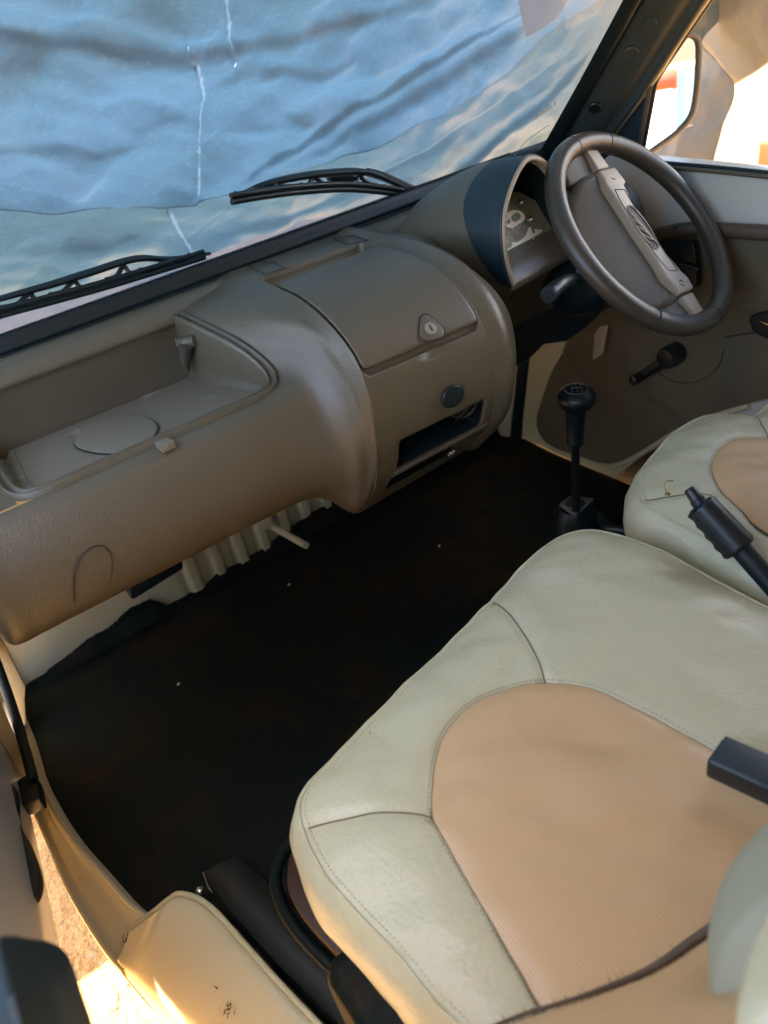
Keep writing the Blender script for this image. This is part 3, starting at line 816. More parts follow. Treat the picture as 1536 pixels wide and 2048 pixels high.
def rrect(x, s, x0, x1, s0, s1, r):
    cx, cs = (x0 + x1) / 2, (s0 + s1) / 2; hx, hs = (x1 - x0) / 2 - r, (s1 - s0) / 2 - r
    qx = np.abs(x - cx) - hx; qs = np.abs(s - cs) - hs
    return np.hypot(np.maximum(qx, 0), np.maximum(qs, 0)) + np.minimum(np.maximum(qx, qs), 0) - r


s_lt = s_at(0.958); s_lb = sG[np.argmin(np.abs(gG[NU // 2, :, 2] - 0.611) + (gG[NU // 2, :, 1] > 0.8) * 9)]
s_rc = s_at(1.012)
gap = rrect(Xg, Sg, 0.4345, 0.612, s_lt - 0.003, s_lb + 0.0085, 0.012)
rec = rrect(Xg, Sg, 0.437, 0.612, s_rc, s_lt + 0.01, 0.010)
H = -0.019 * smooth01(-rec / 0.004 + 0.5) - 0.008 * smooth01(-gap / 0.0025 + 0.5)
# radio opening and lower slot
s1a = sG[np.argmin(np.abs(gG[NU // 2, :, 2] - 0.505) + (np.arange(NV) < NV // 2) * 9)]


def hole1(i, j):
    x = Xg[i, j]; s = Sg[i, j]
    return rrect(x, s, 0.466, 0.600, s1a + 0.005, s1a + 0.058, 0.004) < 0


def hole2(i, j):
    x = Xg[i, j]; s = Sg[i, j]
    return rrect(x, s, 0.458, 0.560, s1a + 0.075, s1a + 0.108, 0.003) < 0


H += -0.003 * smooth01(-rrect(Xg, Sg, 0.462, 0.604, s1a + 0.001, s1a + 0.062, 0.006) / 0.002 + 0.5)
# gentle scoop for the finger grip under the lid
H += -0.006 * np.exp(-(((Xg - 0.535) / 0.016) ** 2 + ((Sg - s_lb - 0.012) / 0.006) ** 2))
gG2 = gG + nG * H[..., None]
gridobj('centre_panel', gG2, 'dash', D, skip=lambda i, j: hole1(i, j) or hole2(i, j))


def uvpt(x, s, off=0.0):
    i = (x - XL) / (XR - XL) * (NU - 1); j = np.interp(s, sG, np.arange(NV))
    i0 = int(np.clip(i, 0, NU - 2)); j0 = int(np.clip(j, 0, NV - 2)); a = i - i0; b = j - j0
    p = (gG[i0, j0] * (1 - a) + gG[i0 + 1, j0] * a) * (1 - b) + (gG[i0, j0 + 1] * (1 - a) + gG[i0 + 1, j0 + 1] * a) * b
    return p + nG[i0, j0] * off


# pockets behind the openings, coloured black to paint their deep shade
for nm, (x0, x1, a, b), dep in (('radio_slot', (0.464, 0.602, s1a + 0.003, s1a + 0.060), 0.10), ('lower_slot', (0.456, 0.562, s1a + 0.073, s1a + 0.110), 0.05)):
    ring = []
    for t in np.linspace(0, 1, 30): ring.append((x0 + (x1 - x0) * t, a))
    for t in np.linspace(0, 1, 14)[1:]: ring.append((x1, a + (b - a) * t))
    for t in np.linspace(0, 1, 30)[1:]: ring.append((x1 - (x1 - x0) * t, b))
    for t in np.linspace(0, 1, 14)[1:-1]: ring.append((x0, b - (b - a) * t))
    R0 = np.array([uvpt(x, s, -0.0025) for x, s in ring]); dv_ = np.array([0.0, 1.0, 0.15])
    g = np.stack([R0, R0 + dv_ * dep * 0.4, R0 + dv_ * dep], 1)
    o = gridobj(nm, g, 'black', D, cu=True)
    cpt = (R0 + dv_ * dep).mean(0)
    n = len(R0); v = np.vstack([R0 + dv_ * dep, cpt]); obj('slot_back', v, [(k, (k + 1) % n, n) for k in range(n)], 'black', o)
# wires and cream patch inside the radio slot
sh = s1a + 0.03
o = prism('slot_tab', [uvpt(0.572, s1a + 0.012, -0.02), uvpt(0.600, s1a + 0.008, -0.02), uvpt(0.598, s1a + 0.052, -0.03), uvpt(0.575, s1a + 0.055, -0.03)], (0, 0.004, 0), 'dash', D, 0.001)
tube('slot_wire', cr([uvpt(0.565, s1a + 0.03, -0.02), uvpt(0.580, s1a + 0.034, -0.012), uvpt(0.592, s1a + 0.02, -0.01), uvpt(0.598, s1a + 0.008, -0.02)], 24), 0.0018, 'mark', D, 6)
tube('slot_wire', cr([uvpt(0.57, s1a + 0.05, -0.02), uvpt(0.568, s1a + 0.03, -0.012), uvpt(0.577, s1a + 0.018, -0.01), uvpt(0.588, s1a + 0.014, -0.02)], 24), 0.0008, 'brownplastic', D, 6)
# slim bars under the slot
for k, (ds, m_) in enumerate(((0.061, 'dash'), (0.0665, 'dash'))):
    tube('slot_trim', [uvpt(x, s1a + ds, 0.001) for x in np.linspace(0.462, 0.612, 24)], 0.0017, m_, D, 8)
# ring clip below
rp = [uvpt(0.560 + 0.006 * math.cos(a), s1a + 0.089 + 0.006 * math.sin(a), 0.006) for a in np.linspace(0, 2 * math.pi, 24, endpoint=False)]
tube('ring_clip', rp, 0.0011, 'chrome', D, 6, True)
# oval black blanking button
ce = (0.550, s1a - 0.031)
bt = []
for a in np.linspace(0, 2 * math.pi, 40, endpoint=False):
    rr = 0.0170 * (1 + 0.16 * math.cos(a - 2.4)); bt.append(uvpt(ce[0] + rr * math.cos(a), ce[1] + rr * 0.95 * math.sin(a), 0.0))
bt = np.array(bt); nn = nG[NU // 2, int(np.interp(ce[1], sG, np.arange(NV)))]
prism('round_button', bt, nn * 0.006, 'black', D, 0.002)
# --- lid
Su = np.linspace(0, 1, 70); Sv = np.linspace(0, 1, 120)
x0, x1, a, b = 0.4370, 0.6095, s_lt, s_lb
lid = np.zeros((74, 124, 3))
uu = np.r_[0, 0, Su, 1, 1]; vv = np.r_[0, 0, Sv, 1, 1]
for i, u in enumerate(uu):
    for j, v_ in enumerate(vv):
        xx = x0 + (x1 - x0) * u; ss = a + (b - a) * v_
        # rounded corners of the lid
        du_ = min(u, 1 - u) * (x1 - x0); dv2 = min(v_, 1 - v_) * (b - a); R = 0.010
        if du_ < R and dv2 < R:
            e = R - math.sqrt(max(0, R * R - (R - dv2) ** 2))
            if du_ < e: xx += (e - du_) * (1 if u < 0.5 else -1)
        skirt = (i < 1 or i > 72 or j < 1 or j > 122)
        edge_ = min(du_, dv2)
        off = 0.0035 - 0.0018 * (1 - smooth01(edge_ / 0.004))
        if skirt: off = -0.007
        lid[i, j] = uvpt(min(max(xx, XL), XR), ss, off)
o = gridobj('glove_box_lid', lid, 'dash', D); LID = o
# lock
r_ = ray(860, 658); d_ = r_ / np.linalg.norm(r_)
LP = lid.reshape(-1, 3); wv = LP - CAM; k = np.argmin(np.linalg.norm(wv - (wv @ d_)[:, None] * d_, axis=1)); lc = LP[k]
ln = nG[int((lc[0] - XL) / (XR - XL) * (NU - 1)), int(np.interp(b - 0.022, sG, np.arange(NV)))]
e1 = np.array([1.0, 0, 0]); e1 -= ln * (ln @ e1); e1 /= np.linalg.norm(e1); e2 = np.cross(ln, e1)
if e2[2] < 0: e2 = -e2
tri = []
for t in np.linspace(0, 2 * math.pi, 48, endpoint=False):
    rr = 0.0175 * (1 + 0.14 * math.cos(3 * (t - math.pi / 2 + 0.15)))
    tri.append(lc + e1 * rr * math.cos(t) * 0.92 + e2 * rr * math.sin(t) + ln * 0.0)
lk = prism('lock', tri, ln * 0.0022, 'dash', LID, 0.001)
tube('lock_outline', [p + ln * 0.0008 for p in [lc + (q - lc) * 1.07 for q in tri]], 0.0007, 'mark', LID, 6, True)
ci = [lc + e1 * 0.0082 * math.cos(t) + e2 * 0.0082 * math.sin(t) + ln * 0.0015 for t in np.linspace(0, 2 * math.pi, 32, endpoint=False)]
prism('lock_cylinder', ci, ln * 0.0022, 'lock', LID, 0.0008)
prism('keyhole', [lc + e1 * sx * 0.0011 + e2 * sy * 0.0042 + ln * 0.003 for sx, sy in ((-1, -1), (1, -1), (1, 1), (-1, 1))], ln * 0.0011, 'mark', LID)
# vent blanks on the top deck
for pts in ([(496, 531), (547, 524), (571, 538), (530, 548)], [(666, 478), (706, 470), (735, 481), (698, 489)]):
    q = resample([P(a_, b_, 'z', 0.6862) for a_, b_ in pts], 60, True)
    tube('vent_outline', q, 0.0008, 'mark', D, 5, True)

# --- ridge band right of the lid and the drop towards the column
band_pix = [(742, 470), (800, 484), (860, 505), (920, 545), (960, 598), (985, 660), (990, 730), (984, 800), (965, 860), (935, 915)]
bandY = np.array(profR)
sec = []
bx = [0.000, 0.008, 0.016, 0.024, 0.034, 0.046, 0.058, 0.070, 0.085]
bh = [0.0, 0.0035, 0.006, 0.006, 0.002, -0.010, -0.020, -0.032, -0.050]
pr9 = profR
nrm9 = np.gradient(pr9, axis=0); nrm9 /= np.linalg.norm(nrm9, axis=1)[:, None]; nrm9 = np.stack([nrm9[:, 1], -nrm9[:, 0]], 1)   # outward in y,z
if nrm9[4] @ np.array([-1, 0.5]) < 0: nrm9 = -nrm9
for dx, h in zip(bx, bh):
    row = []
    for k in range(9):
        hh = h if k > 2 else (h if h > 0 else h * 0.35)
        y, z = pr9[k] + nrm9[k] * hh
        row.append((XR + dx * (1.0 if k > 2 else 1.0), y, z))
    sec.append(row)
gB = loft(sec, 70, 140)
gridobj('centre_ridge', gB, 'dash', D)
# top between ridge and hood
sec = []
for x in np.linspace(0.70, 1.10, 10):
    dip = 0.004 * math.sin((x - 0.7) * 12)
    sec.append([(x, 1.10, 0.672), (x, 1.04, 0.668 - dip), (x, 0.97, 0.662 - dip), (x, 0.91, 0.640), (x, 0.885, 0.60), (x, 0.90, 0.55), (x, 0.93, 0.50), (x, 0.96, 0.45)])
gridobj('driver_dash_top', loft(sec, 50, 60), 'dash', D)
# side face turning down beside the column (in the shade)
sec = []
for x, yo in ((0.690, 0.0), (0.70, 0.02), (0.72, 0.05), (0.76, 0.08), (0.80, 0.10)):
    sec.append([(x, 0.86 + yo, 0.64), (x, 0.83 + yo, 0.60), (x, 0.82 + yo, 0.54), (x, 0.84 + yo, 0.47), (x, 0.88 + yo, 0.41), (x, 0.95 + yo, 0.40)])
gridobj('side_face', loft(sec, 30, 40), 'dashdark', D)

# ================================================================== INSTRUMENT HOOD (part of the dashboard)
arch_px = [(1022, 576, .832), (1008, 530, .832), (1002, 470, .835), (1004, 420, .842), (1018, 370, .85), (1038, 328, .856), (1058, 312, .862), (1085, 320, .864), (1105, 343, .862), (1124, 380, .856), (1138, 430, .850), (1150, 470, .846), (1155, 500, .842)]
arch = [P(a, b, 'y', y) for a, b, y in arch_px]
A0 = resample(cr(arch, 200), 90)
ctr = np.array([0.80, 1.06, 0.655])
back = []
for k, q in enumerate(A0):
    t = k / 89; a = math.pi * (1 - t)
    back.append((0.800 + 0.110 * math.cos(a), 1.075 - 0.05 * abs(math.cos(a)), 0.655 + 0.045 * math.sin(a)))
back = np.array(back)
rows = []
for t in np.linspace(0, 1, 40):
    bulge = 0.014 * math.sin(math.pi * t)
    q = A0 * (1 - t) + back * t; q = q + np.array([0, 0, 1]) * bulge * np.sin(np.linspace(0, math.pi, 90))[:, None]
    rows.append(q)
g = np.stack(rows, 1)
lim = 0.08 + 0.30 * np.clip(np.sin(math.pi * np.clip((np.arange(90) + 2) / 62.0, 0, 1)), 0, 1)


def hood_row(i, t):
    k = t * 39; a_ = int(min(k, 38)); return g[i, a_] * (1 - (k - a_)) + g[i, a_ + 1] * (k - a_)


hv = np.array([[hood_row(i, lim[i] * u) + np.array([0, 0, 0.0006]) for u in np.linspace(0, 1, 16)] for i in range(90)])
hr = np.array([[hood_row(i, lim[i] + (1 - lim[i]) * u) for u in np.linspace(0, 1, 30)] for i in range(90)])
gridobj('instrument_hood', hr, 'dash', D)
gridobj('hood_visor', hv, 'visor', D)
# rounded lip of the opening: pale inner edge
tube('hood_lip', A0, 0.0028, 'visor', D, 8)
tube('hood_edge', A0 + (A0.mean(0) - A0) * 0.045 + np.array([0, -0.003, 0]), 0.0036, 'strip', D, 8)
inner = []
cA = A0.mean(0)
i0 = A0 + (cA - A0) * 0.035 + np.array([0, 0.004, -0.001]); i1 = A0 + (cA - A0) * 0.075 + np.array([0, 0.012, -0.003]); i2 = A0 + (cA - A0) * 0.10 + np.array([0, 0.05, -0.008]); i3 = A0 + (cA - A0) * 0.14 + np.array([0, 0.12, -0.02])
gridobj('hood_inner_rim', np.stack([A0, i0, i1], 1), 'strip', D)
gridobj('hood_inside', np.stack([i1, i2, i3], 1), 'black', D)
# bottom ledge of the opening and the gauge face
bl = P(1021, 572, 'y', .835); brr = P(1152, 500, 'y', .845); gl_ = P(1006, 506, 'y', .872); gr_ = P(1118, 452, 'y', .885)
ext = lambda a, b, t: a + (b - a) * t
L0 = bl; L1 = ext(bl, brr, 1.0); L2 = ext(gl_, gr_, 1.25); L3 = gl_ + (gl_ - gr_) * 0.02
sec = []
for t in np.linspace(0, 1, 6):
    a_ = L0 * (1 - t) + L1 * t; b_ = L3 * (1 - t) + L2 * t
    sec.append([a_ + np.array([0, 0.002, -0.010]), a_ + np.array([0, 0, 0]), a_ * 0.66 + b_ * 0.34 + np.array([0, -0.002, 0.003]), a_ * 0.3 + b_ * 0.7 + np.array([0, 0, 0.002]), b_])
gridobj('hood_ledge', loft(sec, 20, 24), 'dash', D)
GN = np.cross(L2 - L3, np.array([0.0, 0.5, 0.86])); GN /= np.linalg.norm(GN)
if GN[1] > 0: GN = -GN
def gp_(px, py, off=0.0): return PN(px, py, L3 + GN * off, GN)
gf = [gp_(a, b) for a, b in ((1008, 507), (1000, 460), (1002, 400), (1012, 388), (1040, 386), (1075, 405), (1108, 440), (1132, 462), (1118, 453))]
gc = prism('gauge_panel', [gp_(a, b) for a, b in ((1004, 508), (998, 440), (1003, 384), (1040, 384), (1078, 405), (1118, 440), (1150, 440))], -GN * 0.01, 'gaugedark', D)
def gblob(name, pix, m, off, n=36):
    prism(name, cr([gp_(a, b, off) for a, b in pix], n, True), -GN * 0.0008, m, gc)
gblob('white_field', [(1008, 503), (1006, 470), (1015, 482), (1035, 484), (1052, 470), (1058, 455), (1070, 458), (1085, 462), (1060, 478), (1030, 493)], 'gauge', 0.0012)
gblob('gauge_ring', [(1008, 440), (1012, 428), (1028, 420), (1044, 424), (1050, 438), (1038, 448), (1024, 456), (1012, 452)], 'gauge', 0.0016)
gblob('gauge_disc', [(1014, 444), (1018, 438), (1022, 442), (1018, 447)], 'gaugedark', 0.0026)
gblob('display', [(1023, 434), (1034, 425), (1042, 434), (1031, 443)], 'gaugegreen', 0.0026)
for pix in ([(1015, 486), (1020, 481), (1025, 488), (1020, 495), (1015, 492)], [(1063, 455), (1067, 452), (1070, 464), (1067, 466)]):
    gblob('small_gauge', pix, 'gaugedark', 0.0024)
for k in range(9):
    t = -0.4 + k * 0.42; c0 = gp_(1040 + 30 * math.cos(t), 478 - 26 * math.sin(t), 0.0026); c1 = gp_(1040 + 25 * math.cos(t), 478 - 21 * math.sin(t), 0.0026)
    tube('gauge_tick', [c0, c1], 0.0005, 'gauge', gc, 4)
tube('gauge_needle', [gp_(1040, 476, 0.004), gp_(1024, 462, 0.004)], [0.0011, 0.0004], 'redpaint', gc, 6)
for (a, b) in ((1038, 408), (1056, 443)):
    q = gp_(a, b, 0.001); lathe('gauge_knob', q, GN, [(0, 0.0045), (0.006, 0.004), (0.009, 0.003), (0.010, 0.001)], 'chrome', gc, 16)

# ================================================================== STEERING COLUMN + WHEEL
WC = np.array([0.9531, 0.7686, 0.629]); WN = np.array([0.18270, -0.71342, 0.67650]); WA = np.array([0.0, 0.68808, 0.72563]); WB = np.array([-0.98317, -0.13257, 0.12571])
wp = lambda a, b, h=0.0: WC + WA * a + WB * b + WN * h
sc_ = thing('steering_column', 'black shrouded steering column with stalk behind the steering wheel', 'steering column', tuple(WC - WN * 0.12))
rows = []
for h, ra, rb, da in ((-0.035, 0.030, 0.035, 0), (-0.045, 0.046, 0.050, 0), (-0.08, 0.052, 0.056, -.002), (-0.12, 0.055, 0.058, 0.00), (-0.16, 0.05, 0.058, 0.01), (-0.18, 0.03, 0.04, 0.02)):
    rows.append([wp(ra * math.copysign(abs(math.sin(t)) ** 0.7, math.sin(t)) + da, rb * math.copysign(abs(math.cos(t)) ** 0.7, math.cos(t)), h) for t in np.linspace(0, 2 * math.pi, 48, endpoint=False)])
gridobj('shroud', np.array(rows), 'black', sc_, cv=True)
# dark lower cover of the dash round the column
low = thing('column_cover', 'black plastic under panel below the instrument hood by the footwell', 'dash panel', (0.85, 0.95, 0.45))
poly = [P(a, b, 'y', 0.94) for a, b in ((1012, 745), (1058, 722), (1090, 690), (1136, 684), (1175, 655), (1232, 600), (1240, 520), (1150, 480), (1060, 560), (1030, 600))]
prism('under_panel', poly, (0, 0.25, 0), 'black', low, 0.006)
# stalk
st = [P(a, b, 'y', y) for a, b, y in ((1165, 560, .80), (1140, 560, .79), (1118, 572, .78), (1104, 584, .775))]
tube('stalk', cr(st, 20), np.interp(np.linspace(0, 1, 20), [0, .35, .6, 1], [0.006, 0.009, 0.0115, 0.0115]), 'black', sc_, 14)
lathe('stalk_cap', st[-1], st[-1] - st[-2], [(0.0, 0.0118), (0.002, 0.0122), (0.012, 0.0122), (0.0135, 0.011), (0.0136, 0.002)], 'visor', sc_, 24)
tube('stalk_rib', [P(1160, 530, 'y', .80), P(1157, 545, 'y', .80)], 0.004, 'greymetal', sc_, 8)

wh = thing('steering_wheel', 'dark brown two-spoke steering wheel turned on its side with beige centre bar', 'steering wheel', tuple(WC))
RT = 0.0145
n = 160
v = []; f = []
Rw = 0.1625
for i in range(n):
    t = 2 * math.pi * i / n
    e = WA * math.cos(t) + WB * math.sin(t)
    # seams: shallow grooves
    k = 1.0
    for s in (0.21, -0.30, 2.48, -2.95 + 0.0):
        dd = abs((t - s + math.pi) % (2 * math.pi) - math.pi)
        k -= 0.09 * math.exp(-(dd / 0.012) ** 2)
    for j in range(20):
        a = 2 * math.pi * j / 20
        rr = RT * k * (1 + 0.10 * math.cos(a) ** 2)
        v.append(WC + e * (Rw + rr * math.cos(a) * 0.95) + WN * rr * math.sin(a))
for i in range(n):
    for j in range(20):
        f.append((i * 20 + j, i * 20 + (j + 1) % 20, ((i + 1) % n) * 20 + (j + 1) % 20, ((i + 1) % n) * 20 + j))
rimo_ = obj('rim', v, f, 'wheel', wh)
for s in (0.21, -0.30, 2.48, -2.95):
    e = WA * math.cos(s) + WB * math.sin(s)
    q = [WC + e * (Rw + RT * 0.99 * math.cos(a)) + WN * RT * 0.98 * math.sin(a) for a in np.linspace(0, 2 * math.pi, 24, endpoint=False)]
    tube('rim_seam', q, 0.0010, 'mark', rimo_, 5, True)
# hub pad: from the bar out to the left (b > 0)
padv = [(0.118, 0.008), (0.116, 0.040), (0.100, 0.062), (0.075, 0.080), (0.03, 0.094), (-0.03, 0.096), (-0.075, 0.088), (-0.105, 0.072), (-0.118, 0.045), (-0.118, 0.008)]
rows = []
for k, (h, sc) in enumerate(((-0.045, 0.92), (-0.030, 1.0), (-0.012, 1.0), (-0.004, 0.965), (0.000, 0.90))):
    ring = []
    for a, b in resample(cr([(x, y) for x, y in padv], 80), 80):
        hh = h - (0.030 * smooth01((b - 0.02) / 0.08) if k >= 2 else 0.0) + (0.0)
        ring.append(wp(a * sc, 0.006 + (b - 0.006) * sc, hh - 0.003))
    rows.append(ring)
rows.append([wp(a * 0.86, 0.006, -0.004) for a, b in resample(cr(padv, 80), 80)])
o = recalc(gridobj('horn_pad', np.array(rows), 'pad', wh)); autosmooth(o, 50)
# dark spoke roots joining the bar to the rim
for s in (1, -1):
    q = [wp(s * 0.112, 0.010, -0.008), wp(s * 0.112, 0.058, -0.022), wp(s * 0.143, 0.066, -0.012), wp(s * 0.156, 0.030, -0.004), wp(s * 0.156, 0.0, -0.004)]
    prism('spoke_root', q, -WN * 0.018, 'pad', wh, 0.004)
    q = [wp(s * 0.114, 0.012, 0.002), wp(s * 0.114, -0.022, 0.000), wp(s * 0.157, -0.020, -0.001), wp(s * 0.157, 0.008, 0.001)]
    sp = prism('spoke', q, -WN * 0.016, 'strip', wh, 0.003)
# the beige bar: wider centre, stepped ends
bar = [(0.111, 0.016), (0.098, 0.016), (0.086, 0.020), (0.060, 0.019), (0.0, 0.020), (-0.055, 0.019), (-0.080, 0.021), (-0.098, 0.016), (-0.111, 0.016), (-0.111, -0.024), (-0.090, -0.026), (-0.080, -0.020), (-0.045, -0.013), (0.0, -0.012), (0.045, -0.013), (0.078, -0.020), (0.082, -0.030), (0.111, -0.026)]
prism('centre_bar', [wp(a, b, 0.0045) for a, b in bar], -WN * 0.022, 'strip', wh, 0.0035)
ins = [(0.074, 0.010), (0.05, 0.0145), (0.0, 0.0155), (-0.05, 0.0145), (-0.072, 0.008), (-0.078, -0.012), (-0.045, -0.0095), (0.0, -0.0085), (0.045, -0.0095), (0.070, -0.012)]
tube('insert_seam', [wp(a, b, 0.0047) for a, b in resample(ins, 90, True)], 0.0007, 'mark', wh, 5, True)
# oval emblem: recessed dish with a ring and three swept blades
em = thing_e = prism('emblem', [wp(0.0380 * math.cos(t) + 0.004, 0.0128 * math.sin(t) + 0.0035, 0.0048) for t in np.linspace(0, 2 * math.pi, 48, endpoint=False)], -WN * 0.0015, 'mark', wh)
tube('emblem_ring', [wp(0.0390 * math.cos(t) + 0.004, 0.0136 * math.sin(t) + 0.0035, 0.0056) for t in np.linspace(0, 2 * math.pi, 64, endpoint=False)], 0.0011, 'strip', em, 6, True)
for k, (a0, b0e) in enumerate(((0.031, 0.0115), (0.020, 0.0140), (0.008, 0.0152), (-0.006, 0.0150))):
    pts = cr([wp(a0, b0e, 0.0058), wp(a0 - 0.012, 0.0085 - 0.001 * k, 0.0064), wp(-0.012 - 0.002 * k, 0.0015, 0.0064), wp(-0.027, -0.0045, 0.0058)], 20)
    tube('emblem_blade', pts, np.interp(np.linspace(0, 1, 20), [0, 0.35, 1], [0.0010, 0.0016, 0.0006]), 'strip', em, 8)
# horn marks on both bar ends
tube('horn_mark', cr([wp(0.094, 0.000, 0.0047), wp(0.090, -0.004, 0.0049), wp(0.092, -0.009, 0.0047)], 10), 0.0005, 'mark', wh, 5)
tube('horn_mark', cr([wp(-0.094, 0.002, 0.0047), wp(-0.092, -0.003, 0.0049), wp(-0.096, -0.006, 0.0047)], 10), 0.0006, 'mark', wh, 5)
tube('horn_mark', [wp(-0.098, 0.003, 0.0047), wp(-0.102, -0.004, 0.0047)], 0.0006, 'mark', wh, 5)

# ================================================================== DRIVER DOOR
DX = 1.15
dd = thing('driver_door', 'cream driver door with brown cloth trim, window crank and black pull', 'door', (DX, 0.8, 0.0))
pd = lambda a, b, x=DX: P(a, b, 'x', x)
outer = [(1052, 700), (1045, 800), (1040, 905), (1048, 920), (1070, 935), (1130, 955), (1196, 978), (1210, 974), (1262, 928), (1350, 872), (1440, 835), (1700, 760), (1720, 385), (1536, 346), (1290, 321), (1225, 305), (1100, 400), (1060, 560)]
prism('door_shell', [pd(a, b, DX) for a, b in outer[:11]] + [np.array([DX, 0.40, 0.02]), np.array([DX, 0.02, 0.02]), np.array([DX, 0.0, 0.30]), np.array([DX, 0.0, 0.655])] + [pd(a, b, DX) for a, b in outer[13:]], (0.04, 0, 0), 'doorpaint', dd, 0.004)
# painted inner frame bead along the lower corner
bead = [(1140, 684), (1108, 735), (1085, 790), (1072, 835), (1078, 870), (1100, 895), (1150, 914), (1200, 930), (1235, 930), (1290, 902), (1345, 868), (1420, 835), (1500, 810)]
tube('inner_bead', cr([pd(a, b, DX - 0.002) for a, b in bead], 120), 0.0075, 'cream', dd, 10, flat=1.0, up=(1, 0, 0))
band = [(1052, 700), (1045, 800), (1040, 905), (1048, 920), (1070, 935), (1130, 955), (1196, 978), (1210, 974), (1262, 928), (1350, 872), (1440, 835)]
ins_ = [(1134, 684), (1098, 745), (1078, 805), (1070, 845), (1080, 878), (1105, 900), (1160, 918), (1205, 932), (1240, 928), (1330, 880), (1420, 835)]
gb_ = []
A_ = resample(cr([pd(a, b, DX - 0.004) for a, b in band], 200), 120); B_ = resample(cr([pd(a, b, DX - 0.004) for a, b in ins_], 200), 120)
for t in np.linspace(0, 1, 6): gb_.append(A_ * (1 - t) + B_ * t)
gridobj('door_frame', np.stack(gb_, 1), 'cream', dd)
# trim card: a soft sheet with gathered folds
tr_low = cr([pd(a, b, DX - 0.012) for a, b in ((1160, 620), (1134, 684), (1102, 748), (1082, 805), (1074, 845), (1084, 876), (1108, 896), (1160, 914), (1205, 926), (1240, 922), (1290, 896), (1345, 862), (1420, 828), (1520, 800), (1640, 770))], 150)
tr_up = cr([pd(a, b, DX - 0.012) for a, b in ((1225, 540), (1262, 500), (1300, 470), (1340, 456), (1380, 450), (1420, 447), (1470, 450), (1536, 455), (1700, 470))], 150)
T = np.linspace(0, 1, 70)[None, :, None]
g = resample(tr_low, 150)[:, None] * (1 - T) + resample(tr_up, 150)[:, None] * T
gy = g[..., 1]; gz = g[..., 2]
bulge = 0.010 * np.sin(np.pi * T[..., 0]) + 0.004 * wob(gy, gz, 14)
g[..., 0] -= bulge
# recessed arm rest area behind the wheel
q = [pd(a, b, DX - 0.012) for a, b in ((1440, 600), (1445, 500), (1470, 480), (1536, 480))]
for poly_, A, s1, s2 in (([(1140, 700), (1180, 740), (1230, 800)], 0.006, 0.01, 0.03), ([(1330, 800), (1380, 840), (1440, 860)], 0.006, 0.008, 0.02), ([(1430, 582), (1480, 590), (1560, 600)], -0.010, 0.004, 0.05), ([(1235, 650), (1270, 700), (1290, 760)], 0.004, 0.01, 0.03)):
    pq = [pd(a, b)[1:] for a, b in poly_]
    d_, sg_ = seg_dist(gy, gz, pq); g[..., 0] += A * np.tanh(d_ * sg_ / s1) * np.exp(-d_ / s2)
gridobj('trim_card', g, 'trim', dd)
tube('trim_roll', cr([pd(a, b, DX - 0.014) for a, b in ((1232, 560), (1262, 512), (1300, 478), (1340, 464), (1385, 458), (1420, 458), (1470, 462), (1536, 466), (1700, 480))], 90), 0.012, 'trimroll', dd, 12)
tube('trim_seam', cr([pd(a, b, DX - 0.031) for a, b in ((1450, 674), (1490, 668), (1536, 660), (1600, 650))], 24), 0.0012, 'mark', dd, 6)
# door pull recess
hq = [(1310, 498), (1340, 482), (1385, 478), (1398, 490), (1403, 560), (1392, 570), (1345, 562), (1322, 548)]
hp_ = prism('handle_recess', cr([pd(a, b, DX - 0.020) for a, b in hq], 40, True), (-0.014, 0, 0), 'black', dd, 0.004)
tube('handle_lever', cr([pd(a, b, DX - 0.040) for a, b in ((1330, 532), (1360, 530), (1398, 540))], 16), 0.004, 'visor', hp_, 8)
# crank
ck = lathe('crank_boss', pd(1356, 704, DX - 0.02), (-1, 0, 0), [(0, 0.021), (0.03, 0.021), (0.038, 0.018), (0.040, 0.004)], 'black', dd, 28)
tube('crank_arm', [pd(1356, 704, DX - 0.045), pd(1320, 727, DX - 0.05), pd(1288, 748, DX - 0.055)], [0.0115, 0.0095, 0.0095], 'black', ck, 12, flat=0.7, up=(1, 0, 0))
lathe('crank_knob', pd(1286, 750, DX - 0.05), (-1, 0, 0), [(0, 0.009), (0.02, 0.0105), (0.03, 0.009), (0.032, 0.003)], 'black', ck, 20)
cq = [pd(1372 + 74 * math.cos(t), 700 + 66 * math.sin(t), DX - 0.0265) for t in np.linspace(0.0, 2.6, 40)]
tube('crank_ring', cq, 0.0008, 'mark', dd, 5)
prism('inside_latch', cr([pd(a, b, DX - 0.03) for a, b in ((1508, 628), (1560, 622), (1570, 680), (1530, 668), (1512, 655))], 24, True), (-0.012, 0, 0), 'black', dd, 0.004)
tube('latch_edge', [pd(1522, 643, DX - 0.044), pd(1550, 655, DX - 0.044)], 0.0014, 'chrome', dd, 6)
lathe('trim_clip', pd(1350, 455, DX - 0.026), (-1, 0, 0), [(0, 0.003), (0.002, 0.003), (0.003, 0.001)], 'mark', dd, 12)
# small creased tag stuck on the trim
o = prism('paper_tag', [pd(a, b, DX - 0.032) for a, b in ((1186, 717), (1190, 668), (1200, 653), (1217, 650), (1207, 706), (1190, 719))], (-0.001, 0, 0), 'tag', None, 0.0003)
tag(o, 'narrow creased tag hanging on the brown driver door trim near the steering column', 'tag')
